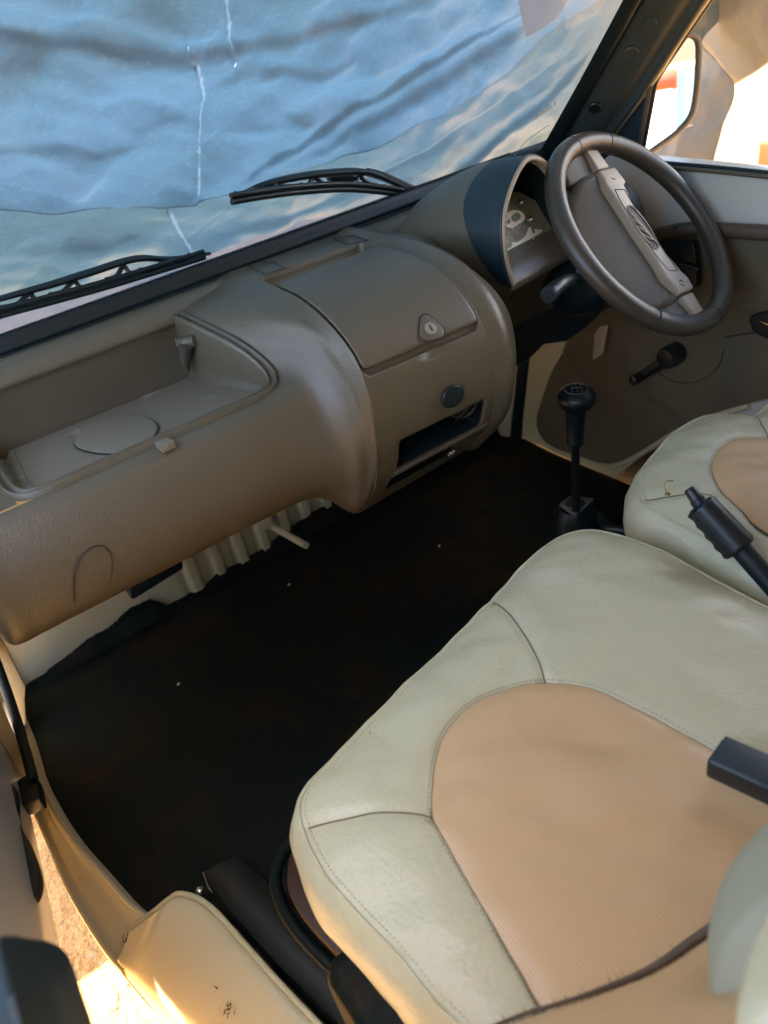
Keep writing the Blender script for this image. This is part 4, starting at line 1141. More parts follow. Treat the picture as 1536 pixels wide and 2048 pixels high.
# window sill seal, frame and quarter pane
tube('sill_seal', cr([pd(a, b, DX - 0.004) for a, b in ((1275, 322), (1350, 329), (1440, 337), (1536, 347), (1720, 366))], 40), 0.0045, 'rubber', dd, 8)
tube('sill_lip', cr([pd(a, b, DX - 0.010) for a, b in ((1275, 329), (1350, 336), (1440, 344), (1536, 354), (1720, 373))], 40), 0.0035, 'dash', dd, 8)
tube('window_frame', cr([pd(a, b, DX) for a, b in ((1560, -230), (1480, -100), (1412, -2), (1360, 75), (1312, 150), (1280, 195), (1222, 272))], 60), 0.0068, 'cream', dd, 10)
tube('frame_seal', cr([pd(a, b, DX + 0.004) for a, b in ((1567, -230), (1487, -100), (1420, 0), (1368, 77), (1318, 153), (1308, 180))], 60), 0.0040, 'rubber', dd, 8)
tube('window_bar', [pd(a, b, DX) for a, b in ((1303, 165), (1290, 235), (1277, 305))], 0.0050, 'trimroll', dd, 10)
tube('bar_seal', [pd(a, b, DX + 0.004) for a, b in ((1311, 165), (1298, 235), (1285, 305))], 0.0042, 'rubber', dd, 10)
prism('quarter_panel', [pd(a, b, DX + 0.003) for a, b in ((1300, 172), (1218, 285), (1150, 380), (1180, 480), (1272, 440), (1278, 310))], (0.004, 0, 0), 'visor', dd)
obj('window_glass', [pd(a, b, DX + 0.012) for a, b in ((1275, 320), (1310, 150), (1412, 0), (1600, -260), (1800, -200), (1720, 366))], [(0, 1, 2, 3, 4, 5)], 'glass', dd, False)

# kick panel and rubber gap ahead of the door
o = prism('kick_panel', [P(a, b, 'x', 1.145) for a, b in ((972, 862), (990, 800), (1000, 770), (1010, 752), (1038, 730), (1036, 760), (1030, 800), (1022, 830), (1018, 900), (990, 880))], (0.02, 0, 0), 'cream', None, 0.002)
tag(o, 'cream kick panel in the driver footwell ahead of the door', 'kick panel')
o = prism('door_weatherstrip', [P(a, b, 'x', 1.141) for a, b in ((1014, 915), (1024, 830), (1032, 740), (1070, 560), (1095, 560), (1056, 720), (1044, 830), (1038, 915))], (0.03, 0, 0), 'rubber', None, 0.004)
tag(o, 'upright black rubber weatherstrip at the front edge of the driver door', 'weatherstrip')
o = box('added_side_wall', (1.225, 0.5, -0.08), ((1, 0, 0), (0, 1, 0), (0, 0, 1)), (0.02, 0.98, 0.36), 'mat', None, 0.0); tag(o, 'added dark wall closing the bright gap low down beside the driver door', 'wall')  # added dark wall, keeps the sunlit ground from showing below the door

# ================================================================== A-PILLAR
def longer(p, k):
    p = [np.array(q) for q in p]; return [p[0] + (p[0] - p[1]) * k] + p


Lg = cr(longer([G(a, b, -0.012) for a, b in ((1375, -160), (1287, 0), (1200, 152), (1122, 290), (1085, 360))], 3.0), 70)
Lr = cr(longer([P(a, b, 'x', DX - 0.008) for a, b in ((1520, -160), (1412, 0), (1312, 152), (1222, 276), (1170, 350))], 3.0), 70)
rows = []
for t, h in ((0, 0.0), (0.04, 0.004), (0.30, 0.010), (0.55, 0.012), (0.62, 0.004), (0.70, -0.002), (0.97, -0.004), (1.0, 0.006)):
    rows.append(Lg * (1 - t) + Lr * t + np.array([-0.5, -0.6, 0.2]) * h)
pl = recalc(gridobj('windscreen_pillar', np.stack(rows, 1), 'pillar'))
tag(pl, 'dark slanting windscreen pillar trim with round plugs on the driver side', 'pillar'); solid(pl, 0.006)
for (a, b, m_, r) in ((1190, 208, 'black', 0.0115), (1262, 98, 'pillar', 0.0125), (1302, 36, 'pillar', 0.0085)):
    r_ = ray(a, b); d_ = r_ / np.linalg.norm(r_); pp = np.stack(rows, 1).reshape(-1, 3); wv = pp - CAM
    kk = np.argmin(np.linalg.norm(wv - (wv @ d_)[:, None] * d_, axis=1)); dep = wv[kk] @ d_
    e_l = Lg[25] - Lg[10]; e_w = Lr[25] - Lg[25]; nn = np.cross(e_l, e_w); nn /= np.linalg.norm(nn)
    if nn @ d_ > 0: nn = -nn
    lathe('plug', CAM + d_ * dep + nn * 0.0065, nn, [(0, r), (0.003, r), (0.0045, r * 0.86), (0.0040, r * 0.6), (0.0038, 0.0005)], m_, pl, 28)

# ================================================================== DOOR MIRROR
mo = P(1345, 195, 'x', 1.30); MN = np.array([-0.42, -0.905, 0.03]); MN /= np.linalg.norm(MN)
mr = thing('door_mirror', 'driver side door mirror with rounded dark frame seen through the side window', 'mirror', tuple(mo))
mp_ = [(1300, 130), (1340, 88), (1372, 70), (1388, 72), (1397, 88), (1397, 130), (1393, 185), (1384, 228), (1362, 258), (1325, 287), (1284, 312), (1262, 300), (1275, 200)]
ml_ = cr([PN(a, b, mo, MN) for a, b in mp_], 80, True)
prism('mirror_glass', ml_, -MN * 0.004, 'mirror', mr)
tube('mirror_frame', ml_ + MN * 0.001, 0.0055, 'pad', mr, 10, True, up=MN)
prism('mirror_shell', ml_ * 0.999 - MN * 0.006, -MN * 0.05, 'pad', mr, 0.01)
tube('mirror_arm', [PN(1290, 300, mo - MN * 0.03, MN), P(1270, 330, 'x', 1.17)], 0.012, 'pad', mr, 10)

# ================================================================== OUTSIDE ON THE DRIVER SIDE
def sheet_px(name, pix_rows, x, m, wobamp=0.02, n=60):
    rows_ = [resample(np.array([P(a, b, 'x', xx) for a, b, xx in r]), n) for r in pix_rows]
    g = np.stack([cr([r[k] for r in rows_], 40) for k in range(n)], 0)
    g[..., 0] += wobamp * wob(g[..., 1], g[..., 2], 7) + wobamp * 0.3 * wob(g[..., 1], g[..., 2], 30, o=3)
    return gridobj(name, g, m)


o = sheet_px('side_tarpaulin', [[(1180, 500, 1.9), (1300, 480, 1.9), (1400, 460, 1.9)], [(1200, 400, 1.9), (1300, 380, 1.9), (1418, 372, 1.9)], [(1220, 200, 1.9), (1340, 190, 1.9), (1448, 250, 1.9)], [(1230, 90, 1.9), (1340, 60, 1.9), (1466, 168, 1.9)], [(1240, -60, 1.9), (1320, 0, 1.9), (1400, 92, 1.9)]], 1.9, 'tarpbeige')
solid(o, 0.001); tag(o, 'beige tarpaulin hanging beside the vehicle outside the driver window', 'tarpaulin')
o = sheet_px('canopy_tarpaulin', [[(1240, -60, 1.92), (1320, 0, 1.92), (1400, 92, 1.92), (1467, 170, 1.92)], [(1280, -120, 1.75), (1370, -60, 1.75), (1450, 10, 1.75), (1540, 125, 1.75)], [(1400, -300, 1.5), (1480, -220, 1.5), (1560, -140, 1.5), (1660, 20, 1.5)]], 1.8, 'tarpbeige', 0.012)
solid(o, 0.001); tag(o, 'beige tarpaulin stretched overhead outside the driver window, folded at a slant', 'tarpaulin')
# whitewashed walls across the yard
o = box('yard_wall', (4.6, 1.0, 0.9), ((0, 1, 0), (0, 0, 1), (1, 0, 0)), (7.0, 1.5, 0.1), 'white', None, 0.0); tag(o, 'sunlit whitewashed wall beyond the driver window', 'wall')
q = P(1527, 300, 'x', 4.3)
o = box('orange_post', (4.3, q[1] - 0.32, q[2] - 0.05), ((0, 1, 0), (0, 0, 1), (1, 0, 0)), (0.32, 0.10, 0.05), 'orange', None, 0.01); tag(o, 'orange board against the white wall at the right edge', 'board')
# things behind the vehicle that the mirror shows
def refl(px, py, dist):
    d_ = ray(px, py); d_ /= np.linalg.norm(d_); h_ = PN(px, py, mo, MN); r_ = d_ - 2 * (d_ @ MN) * MN; return h_, r_


def atY(px, py, Yv):
    h_, r_ = refl(px, py, 0); return h_ + r_ * ((Yv - h_[1]) / r_[1])


YW = -4.0
c1, c2, c3, c4 = atY(1262, 150, YW), atY(1353, 150, YW), atY(1330, 178, YW), atY(1330, 143, YW)
xa, xb = min(c1[0], c2[0]) - 0.0, max(c1[0], c2[0])
print('mirror wall', c1, c2, c3, c4)
zr0, zr1 = sorted((c3[2], c4[2]))
house = thing('white_shed', 'whitewashed shed wall with red band seen in the door mirror', 'shed', (0.5 * (c1[0] + c2[0]), YW, -0.45))
xm = 0.5 * (c1[0] + c2[0]); hw = abs(c1[0] - c2[0]) / 2
box('wall', (xm, YW, (zr0 - 1.2)), ((1, 0, 0), (0, 0, 1), (0, 1, 0)), (hw, 1.2, 0.05), 'white', house, 0)
box('red_band', (xm, YW, (zr0 + zr1) / 2), ((1, 0, 0), (0, 0, 1), (0, 1, 0)), (hw, (zr1 - zr0) / 2, 0.056), 'redpaint', house, 0)
d1, d2 = atY(1353, 200, YW - .2), atY(1415, 200, YW - .2)
o = box('blue_grey_screen', ((d1[0] + d2[0]) / 2, YW - 0.2, zr0 - 1.05), ((1, 0, 0), (0, 0, 1), (0, 1, 0)), (abs(d1[0] - d2[0]) / 2, 1.05 + (zr1 - zr0) * 0.9, 0.03), 'bluegrey', None, 0); tag(o, 'blue grey board next to the white shed, seen in the door mirror', 'board')
ta, tb = atY(1250, 60, YW - .1), atY(1420, 140, YW - .1)
o = box('olive_awning', ((ta[0] + tb[0]) / 2, YW - 0.6, zr1 + 1.2), ((1, 0, 0), (0, 0, 1), (0, 1, 0)), (3.0, 1.2, 0.03), 'tarpbeige', None, 0); tag(o, 'olive beige awning above the white shed, seen in the door mirror', 'awning')

# ================================================================== SEATS
def in_angle(center, poly, n):
    """resample a closed plan outline by angle about a centre"""
    p = cr(poly, 600, True); a = np.unwrap(np.arctan2(p[:, 1] - center[1], p[:, 0] - center[0]))
    if a[-1] < a[0]: p = p[::-1]; a = a[::-1]
    a = np.arctan2(p[:, 1] - center[1], p[:, 0] - center[0]); k = np.argsort(a); a = a[k]; p = p[k]
    t = np.linspace(-math.pi, math.pi, n, endpoint=False)
    r = np.hypot(p[:, 0] - center[0], p[:, 1] - center[1])
    r = np.interp(t, a, r, period=2 * math.pi)
    return np.stack([center[0] + r * np.cos(t), center[1] + r * np.sin(t)], 1)


def stitches(name, pts, parent, pitch=0.0042, frac=0.6, r=0.00042):
    p = np.array(pts); L = np.linalg.norm(np.diff(p, axis=0), axis=1).sum(); n = max(2, int(L / pitch)); q = resample(p, n * 5)
    v = []; f = []
    for k in range(0, len(q) - 4, 5):
        a, b = q[k], q[k] + (q[k + 4] - q[k]) * frac / 0.8; a = a + np.array([0, 0, .0005]); b = b + np.array([0, 0, .0005])
        d_ = (b - a) / (np.linalg.norm(b - a) + 1e-9); s_ = np.cross(d_, (0, 0, 1)); s_ /= np.linalg.norm(s_) + 1e-9
        k0 = len(v); v += [a - s_ * r, a + s_ * r, b + s_ * r, b - s_ * r, (a + b) / 2 + np.array([0, 0, r * 1.6])]
        f += [(k0, k0 + 1, k0 + 4), (k0 + 1, k0 + 2, k0 + 4), (k0 + 2, k0 + 3, k0 + 4), (k0 + 3, k0, k0 + 4)]
    return obj(name, v, f, 'stitch', parent, False)


M['stitch'] = mat('stitch_thread', (0.30, 0.26, 0.16), 0.7, 0.2, 60)


def seat(label, outline, panel, center, seams, loc, zt=0.405, dents=(), side_drop=0.15, blg=0.016):
    s = thing('seat', label, 'seat', loc, 'cab seats')
    n = 420
    A = in_angle(center, outline, n); Bp = in_angle(center, panel, n)

    def height(x, y):
        h = 0.0035 * wob(x, y, 16) + 0.0012 * wob(x, y, 55, o=7)
        for (cx, cy, ang, L, Wd, dp) in dents:
            ca, sa = math.cos(ang), math.sin(ang); u = (x - cx) * ca + (y - cy) * sa; w_ = -(x - cx) * sa + (y - cy) * ca
            h = h + dp * np.exp(-(u / L) ** 2 - (w_ / Wd) ** 2)
        return h

    def groove(x, y):
        gsum = 0
        for sm in seams:
            d_, _ = seg_dist(x, y, cr(sm, 24)); gsum = gsum - 0.0028 * np.exp(-(d_ / 0.006) ** 2)
        return gsum
    # cushion cover: ring from the panel outline out to the piping, then the side
    rows = []
    ts = np.r_[np.linspace(0, 1, 60)]
    for t in ts:
        q = Bp * (1 - t) + A * t
        e = np.linalg.norm(A - Bp, axis=1) * t
        eo = np.linalg.norm(A - Bp, axis=1) * (1 - t)
        z = zt + 0.020 - 0.007 * np.exp(-e / 0.008) - 0.020 * np.clip(1 - eo / 0.075, 0, 1) ** 2.2
        z = z + height(q[:, 0], q[:, 1]) + groove(q[:, 0], q[:, 1])
        rows.append(np.column_stack([q, z]))
    dirn = A - np.array(center); dirn /= np.linalg.norm(dirn, axis=1)[:, None]
    # outward normal of outline
    tgA = np.roll(A, -1, 0) - np.roll(A, 1, 0); nA = np.stack([tgA[:, 1], -tgA[:, 0]], 1); nA /= np.linalg.norm(nA, axis=1)[:, None]
    ztop = rows[-1][:, 2]
    edge = rows[-1].copy()
    for k, (dx, dz) in enumerate(((0.002, -0.003), (0.006, -0.006), (0.011, -0.014), (blg, -0.030), (blg + 0.003, -0.048), (blg, -0.068), (blg * 0.6, -0.090), (0.0, -0.112), (-0.012, -0.130), (-0.035, -side_drop))):
        q = A + nA * (dx + 0.0015 * wob(A[:, 0], A[:, 1], 40, o=k)[:, None])
        rows.append(np.column_stack([q, ztop + dz]))
    gridobj('cushion_cover', np.stack(rows, 1), 'vinyl', s, cu=True)
    # insert panel
    rows = []
    for t in np.linspace(0, 1, 60):
        q = np.array(center) + (Bp - np.array(center)) * t
        e = np.linalg.norm(Bp - q, axis=1)
        z = zt + 0.0215 - 0.0075 * np.exp(-e / 0.012) + height(q[:, 0], q[:, 1])
        rows.append(np.column_stack([q, z]))
    gridobj('seat_panel', np.stack(rows, 1), 'panel', s, cu=True)
    # seams and piping
    tube('panel_seam', np.column_stack([Bp, zt + 0.0132 + height(Bp[:, 0], Bp[:, 1])]), 0.0010, 'thread', s, 5, True)
    tube('piping', edge + np.column_stack([nA * 0.001, np.full(n, 0.0002)]), 0.0016, 'vinyl', s, 6, True)
    for off_, src in ((0.0032, Bp), ):
        nB = src - np.array(center); nB /= np.linalg.norm(nB, axis=1)[:, None]; q = src + nB * off_
        z = zt + 0.020 - 0.007 * math.exp(-off_ / 0.008) + height(q[:, 0], q[:, 1])
        stitches('stitching', np.column_stack([q, z]), s)
    q = edge.copy(); q[:, :2] -= nA * 0.0050; q[:, 2] += 0.0022
    stitches('stitching', q, s)
    for sm in seams:
        q = cr(sm, 40)
        # height on the ring
        zz = []
        for x, y in q:
            t = math.atan2(y - center[1], x - center[0]); k = int((t + math.pi) / (2 * math.pi) * n) % n
            w_ = np.linalg.norm(A[k] - Bp[k]); r0 = np.linalg.norm(Bp[k] - center); rr = math.hypot(x - center[0], y - center[1]); tt = np.clip((rr - r0) / w_, 0, 1)
            z = zt + 0.020 - 0.007 * math.exp(-tt * w_ / 0.008) - 0.020 * max(0, 1 - (1 - tt) * w_ / 0.075) ** 2.2
            zz.append(z + float(height(x, y)) - 0.0026)
        tube('seam', np.column_stack([q, zz]), 0.0008, 'thread', s, 5)
    return s


pz = lambda a, b, z=0.42: tuple(P(a, b, 'z', z)[:2])
out1 = [pz(600, 1610, .405), pz(622, 1568, .405), pz(682, 1503, .405), pz(765, 1422, .405), pz(855, 1333, .405), pz(925, 1262, .405), pz(985, 1200, .405), pz(1040, 1140, .405), pz(1090, 1096, .405), pz(1142, 1068, .405), pz(1200, 1062, .405), pz(1300, 1092, .405), pz(1400, 1143, .405), pz(1536, 1220, .405), (0.600, 0.20), (0.58, 0.06), (0.45, 0.03), (0.25, 0.06), (0.12, 0.14), pz(900, 2030, .405), pz(800, 1915, .405), pz(720, 1830, .405), pz(655, 1755, .405), pz(612, 1670, .405)]
pan1 = [pz(865, 1630), pz(864, 1575), pz(872, 1515), pz(895, 1462), pz(945, 1410), pz(1015, 1377), pz(1090, 1366), pz(1180, 1378), pz(1280, 1418), pz(1370, 1465), pz(1470, 1525), (0.41, 0.16), (0.39, 0.08), (0.28, 0.07), (0.17, 0.11), pz(1110, 2040), pz(1040, 1940), pz(990, 1855), pz(940, 1770), pz(900, 1700), pz(875, 1655)]
seams1 = [[pz(985, 1198, .412), pz(1020, 1232), pz(1050, 1275), pz(1075, 1322), pz(1090, 1364)], [pz(612, 1645, .412), pz(680, 1633), pz(760, 1628), pz(862, 1632)]]
dents1 = [(0.345, 0.42, 0.4, 0.03, 0.012, -0.004), (0.335, 0.31, -0.9, 0.05, 0.022, -0.008), (0.30, 0.26, -0.9, 0.05, 0.03, 0.005), (0.21, 0.37, 1.2, 0.03, 0.015, -0.004), (0.25, 0.33, 0.3, 0.04, 0.03, 0.004), (0.20, 0.43, 0.5, 0.03, 0.02, -0.004), (0.47, 0.42, 0.2, 0.08, 0.05, 0.005)]
s1 = seat('cream passenger seat with beige perforated centre panel, in the foreground', out1, pan1, (0.29, 0.26), seams1, (0.33, 0.28, 0.25), dents=dents1)
out2 = [pz(1276, 975, .405), pz(1295, 925, .405), pz(1345, 870, .405), pz(1400, 838, .405), pz(1460, 828, .405), pz(1510, 830, .405), (1.02, 0.545), (1.07, 0.48), (1.08, 0.30), (1.06, 0.12), (0.88, 0.06), (0.70, 0.10), (0.655, 0.25), pz(1536, 1150, .405), pz(1430, 1085, .405), pz(1345, 1038, .405), pz(1290, 1010, .405)]
pan2 = [pz(1424, 940), pz(1432, 912), pz(1455, 890), pz(1490, 881), pz(1530, 880), (0.92, 0.46), (0.95, 0.36), (0.95, 0.18), (0.86, 0.11), (0.74, 0.16), (0.69, 0.30), pz(1536, 1065), pz(1480, 1015), pz(1440, 975)]
seams2 = [[pz(1290, 995, .41), pz(1315, 986), pz(1370, 985), pz(1424, 990, .42)], [pz(1505, 832, .41), pz(1524, 855), pz(1540, 882)]]
s2 = seat('cream driver seat with beige centre panel and a withered flower on it', out2, pan2, (0.84, 0.32), seams2, (0.86, 0.33, 0.25), dents=[(0.70, 0.50, 0.6, 0.04, 0.02, -0.003)])
# fine specks of dirt
for a, b in ((740, 1467), (1131, 1816)):
    q = P(a, b, 'z', 0.427); o = tube('dirt_speck', [q, q + np.array([0.0008, 0.0022, 0])], 0.0005, 'mark', s1, 5)

# backrest of the passenger seat
bkz = []
cp = [P(a, b, 'z', 0.431) for a, b in ((700, 2190), (850, 2125), (950, 2082), (1051, 2040), (1130, 2016), (1200, 1992), (1306, 1949), (1392, 1892), (1471, 1836), (1530, 1770))]
cp = resample(cr(cp, 100), 60); cp = np.vstack([cp, [[0.50, 0.12, 0.425], [0.60, 0.10, 0.425]]])
g = []
for t in np.linspace(0, 1, 40):
    bulg = 0.003 * (1 - math.exp(-t / 0.05))
    q = cp.copy(); q[:, 1] += bulg - 0.42 * t * 0.55; q[:, 2] += 0.004 - 0.022 * (1 - smooth01(t / 0.03)) + 0.40 * t
    g.append(q)
bs = gridobj('backrest', np.stack(g, 1), 'panel', s1)
nb_ = np.cross(g[20][30] - g[10][30], g[20][31] - g[20][30]); q_ = bs.data.polygons[len(bs.data.polygons) // 2].normal
solid(bs, 0.07, -1 if q_[1] > 0 else 1)
# frayed edge along the crease
v = []; f = []
for k in range(900):
    t = random.random(); i = t * 58; a = cp[int(i)] * (1 - i % 1) + cp[int(i) + 1] * (i % 1)
    a = a + np.array([random.gauss(0, .0008), random.gauss(0.002, .0015), -0.002]); L = random.uniform(0.0015, 0.0055) if random.random() < 0.93 else 0.011
    d_ = np.array([random.gauss(0, .6), random.gauss(0.3, .5), random.uniform(0.2, 1)]); d_ /= np.linalg.norm(d_)
    b0 = len(v); w_ = 0.00035
    for e_ in ((w_, 0, 0), (-w_, 0, 0), (0, w_, 0)): v.append(a + np.array(e_))
    v.append(a + d_ * L); f += [(b0, b0 + 1, b0 + 3), (b0 + 1, b0 + 2, b0 + 3), (b0 + 2, b0, b0 + 3)]
obj('frayed_edge', v, f, 'thread', bs, False)
tube('crease', cp[:60] + np.array([0, 0.0030, 0.0020]), np.interp(np.linspace(0, 1, 60), [0, 0.55, 0.8, 1], [0.0011, 0.0015, 0.0036, 0.0042]), 'trimroll', bs, 8)
# side bolster: rounded upright roll close to the lens
bp_ = [(2200, 1650, .44), (2030, 1740, .46), (1865, 1830, .49), (1775, 1915, .52), (1765, 2010, .55), (1810, 2160, .58)]
cl = cr([P(a, b, 'z', z) for a, b, z in bp_], 40)
tube('side_bolster', cl, np.interp(np.linspace(0, 1, 40), [0, 0.2, 0.5, 0.75, 1], [0.004, 0.085, 0.085, 0.082, 0.07]) * np.where(np.arange(40) > 35, np.linspace(9, 0.1, 40) / np.linspace(9, 0.1, 40)[35], 1.0), 'bucket', bs, 40, ang=80)
q = cr([P(a, b, 'z', z) for a, b, z in ((1740, 1850, .64), (1680, 1950, .65), (1655, 2080, .66), (1660, 2200, .67))], 20)
tube('bolster_piping', q, 0.030 * np.sqrt(np.clip(1 - np.linspace(-1, 1, 20) ** 6, 0.01, 1)), 'vinyl', bs, 30)

# ================================================================== SMALL THINGS
# gear lever
gl0 = P(1152, 1002, 'y', 0.83); gl1 = P(1150, 885, 'y', 0.82); gl2 = P(1152, 800, 'y', 0.815); gl3 = P(1153, 775, 'y', 0.815)
gv = thing('gear_lever', 'black gear lever with round knob and rubber boot, standing between the seats', 'gear lever', tuple(gl0))
tube('lever_rod', [gl0 - (gl1 - gl0) * 0.2, gl0, gl1, gl2], 0.0075, 'black', gv, 14)
lathe('lever_sleeve', gl1 + (gl0 - gl1) * 0.03, gl2 - gl1, [(0, 0.0125), (0.002, 0.0145), (0.006, 0.0145), (0.008, 0.0135), (0.05, 0.0155), (0.085, 0.017), (0.10, 0.018)], 'black', gv, 24)
ka = (gl3 - gl1); ka /= np.linalg.norm(ka)
kn = lathe('knob', gl2 - ka * 0.018, ka, [(-0.004, 0.015), (0, 0.018), (0.004, 0.022), (0.010, 0.0285), (0.020, 0.0325), (0.028, 0.032), (0.034, 0.028), (0.038, 0.021), (0.0400, 0.012), (0.0405, 0.002)], 'black', gv, 40)
kt = gl2 + ka * 0.0215
ex_ = np.array([0.75, -0.6, 0.05]); ex_ -= ka * (ka @ ex_); ex_ /= np.linalg.norm(ex_); ey_ = np.cross(ka, ex_)
tube('shift_ring', [kt + ex_ * 0.019 * math.cos(t) + ey_ * 0.019 * math.sin(t) - ka * 0.0005 for t in np.linspace(0, 2 * math.pi, 40, endpoint=False)], 0.0004, 'lock', kn, 5, True)
for x_, y0, y1 in ((-0.008, -0.007, 0.007), (0.0, -0.007, 0.007), (0.008, -0.007, 0.007)):
    tube('shift_line', [kt + ex_ * x_ + ey_ * y0 + ka * 0.0012, kt + ex_ * x_ + ey_ * y1 + ka * 0.0012], 0.0005, 'lock', kn, 5)
tube('shift_line', [kt + ex_ * -0.008 + ka * 0.0014, kt + ex_ * 0.008 + ka * 0.0014], 0.0005, 'lock', kn, 5)
for ch, x_, y_ in (('1', -0.008, 0.0115), ('3', 0.0, 0.0115), ('5', 0.008, 0.0115), ('2', -0.008, -0.0115), ('4', 0.0, -0.0115), ('R', 0.008, -0.0115)):
    text_mesh('shift_number', ch, kt + ex_ * x_ + ey_ * y_ + ka * 0.0006, ex_, ey_, 0.006, 'lock', kn, 0.0002)
# boot: square metal plate on a ribbed rubber gaiter
bq = [P(a, b, 'z', 0.135) for a, b in ((1118, 1008), (1143, 990), (1188, 996), (1150, 1031))]
prism('boot_plate', bq, (0, 0, -0.005), 'greymetal', gv, 0.0015)
bc = np.mean(bq, 0)
lathe('boot_ring', bc + np.array([0, 0, -0.001]), (0, 0, 1), [(0, 0.019), (0.0035, 0.017), (0.006, 0.012), (0.009, 0.010)], 'black', gv, 28)
lathe('gaiter', (bc[0], bc[1], 0.0), (0, 0, 1), [(0, 0.062), (0.02, 0.060), (0.03, 0.052), (0.045, 0.056), (0.055, 0.047), (0.075, 0.050), (0.09, 0.040), (0.11, 0.040), (0.128, 0.030)], 'rubber', gv, 28)
# transmission hump bits in the dark
o = tube('cable_bundle', cr([P(a, b, 'z', 0.10) for a, b in ((1195, 1030), (1215, 1055), (1250, 1062), (1290, 1075))], 24), 0.010, 'rubber'); tag(o, 'black cable lying on the dark floor between gear lever and seats', 'cable')

# handbrake
hb = thing('handbrake', 'black handbrake lever with ribbed grip and push button, rising between the seats', 'handbrake', tuple(P(1500, 1150, 'x', .63)))
h0, h1, h2, h3 = P(1384, 985, 'x', .625), P(1400, 1008, 'x', .625), P(1482, 1098, 'x', .63), P(1575, 1205, 'x', .635)
n_ = 60; pts = np.array([h1 + (h2 - h1) * t for t in np.linspace(0, 1, n_)])
tt = np.linspace(0, 1, n_)
v = []; f = []
axh = (h2 - h1) / np.linalg.norm(h2 - h1); sdh = np.cross(axh, (1, 0, 0)); sdh /= np.linalg.norm(sdh)
if sdh[2] > 0: sdh = -sdh                 # sdh points down/back
lat = np.cross(axh, sdh)
for i, t in enumerate(tt):
    r0 = 0.0165 * (0.75 + 0.25 * smooth01(t / 0.05)) * (1 - 0.12 * smooth01((t - 0.94) / 0.06)) + 0.002 * t
    for j in range(24):
        a = 2 * math.pi * j / 24; cs = math.cos(a); sn = math.sin(a)
        r = r0
        if cs > 0: r = r0 * (1 + cs * (0.26 + 0.14 * math.sin(t * 2 * math.pi * 4.3)))
        v.append(pts[i] + sdh * r * cs + lat * r0 * sn)
for i in range(n_ - 1):
    for j in range(24): f.append((i * 24 + j, i * 24 + (j + 1) % 24, (i + 1) * 24 + (j + 1) % 24, (i + 1) * 24 + j))
f += [tuple(range(24)), tuple((n_ - 1) * 24 + j for j in range(24))[::-1]]
autosmooth(recalc(obj('grip', v, f, 'black', hb)), 50)
lathe('button', h1, h0 - h1, [(-0.005, 0.0085), (0.006, 0.0085), (0.0065, 0.0072), (0.019, 0.0070), (0.021, 0.0055), (0.0215, 0.001)], 'black', hb, 20)
tube('lever_tube', [h2 - axh * 0.01, h3], 0.0115, 'rubber', hb, 16)

# belt buckle lying on the passenger seat
bb = thing('belt_buckle', 'black seat belt buckle box resting on the right edge of the passenger seat', 'belt buckle', tuple(P(1480, 1540, 'z', .43)))
tb_ = [P(a, b, 'z', 0.462) for a, b in ((1412, 1520), (1447, 1470), (1600, 1536), (1565, 1590))]
prism('buckle_body', tb_, (0, 0, -0.022), 'black', bb, 0.004, 4)
tb2 = [np.mean(tb_, 0) + (q - np.mean(tb_, 0)) * 0.93 + np.array([0, 0, 0.0005]) for q in tb_]
prism('buckle_top', tb2, (0, 0, 0.0015), 'brownplastic' if False else 'visor', bb, 0.001)

# withered flower on the driver seat
fl = thing('withered_flower', 'tiny withered yellow flower stem lying on the driver seat', 'flower', tuple(P(1335, 985, 'z', .425)))
tube('stem', cr([P(a, b, 'z', z) for a, b, z in ((1345, 961, .428), (1334, 962, .435), (1328, 970, .434), (1331, 979, .430), (1335, 987, .425))], 24), 0.0011, 'twig', fl, 6)
for dx, dy in ((-5, 4), (3, 6), (6, 0), (-2, -1)):
    q = P(1335 + dx, 989 + dy * .6, 'z', .425); pts = [P(1335, 988, 'z', .4255), q]
    tube('petal', cr([pts[0], (pts[0] + pts[1]) / 2 + np.array([0, 0, .0015]), pts[1]], 8), np.array([.0008, .0014, .002, .0022, .002, .0016, .001, .0004]), 'petal', fl, 6, flat=0.4)

# ================================================================== PASSENGER SILL, WHEEL ARCH
# sill: strip between the mat and the outside edge
inn_px = [(20, 1400), (52, 1480), (76, 1560), (110, 1630), (150, 1690), (200, 1748), (255, 1810), (300, 1845)]
out_px = [(-30, 1400), (8, 1500), (60, 1600), (100, 1690), (135, 1770), (175, 1840), (215, 1900), (250, 1940)]
I_ = resample(cr([P(a, b, 'z', 0.012) for a, b in inn_px], 80), 80)
O_ = resample(cr([P(a, b, 'z', -0.01) for a, b in out_px], 80), 80)
rows = [I_ + np.array([0.012, 0, -0.012]), I_ + np.array([0.004, 0, 0.0]), I_, I_ * 0.92 + O_ * 0.08 - np.array([0, 0, 0.006])]
for t in (0.3, 0.5, 0.7, 0.9): rows.append(I_ * (1 - t) + O_ * t - np.array([0, 0, 0.006]))
rows += [O_ + np.array([0.001, 0, 0.003]), O_ + np.array([-0.004, 0, 0.002]), O_ + np.array([-0.006, 0, -0.012]), O_ + np.array([-0.004, 0, -0.08]), O_ + np.array([0.0, 0, -0.16])]
sl_ = recalc(gridobj('door_sill', np.stack(rows, 1), 'sill')); tag(sl_, 'glossy cream painted door sill curving along the passenger footwell', 'sill')
tube('sill_bead', I_ + np.array([0.003, 0, 0.003]), 0.0035, 'cream', sl_, 8)
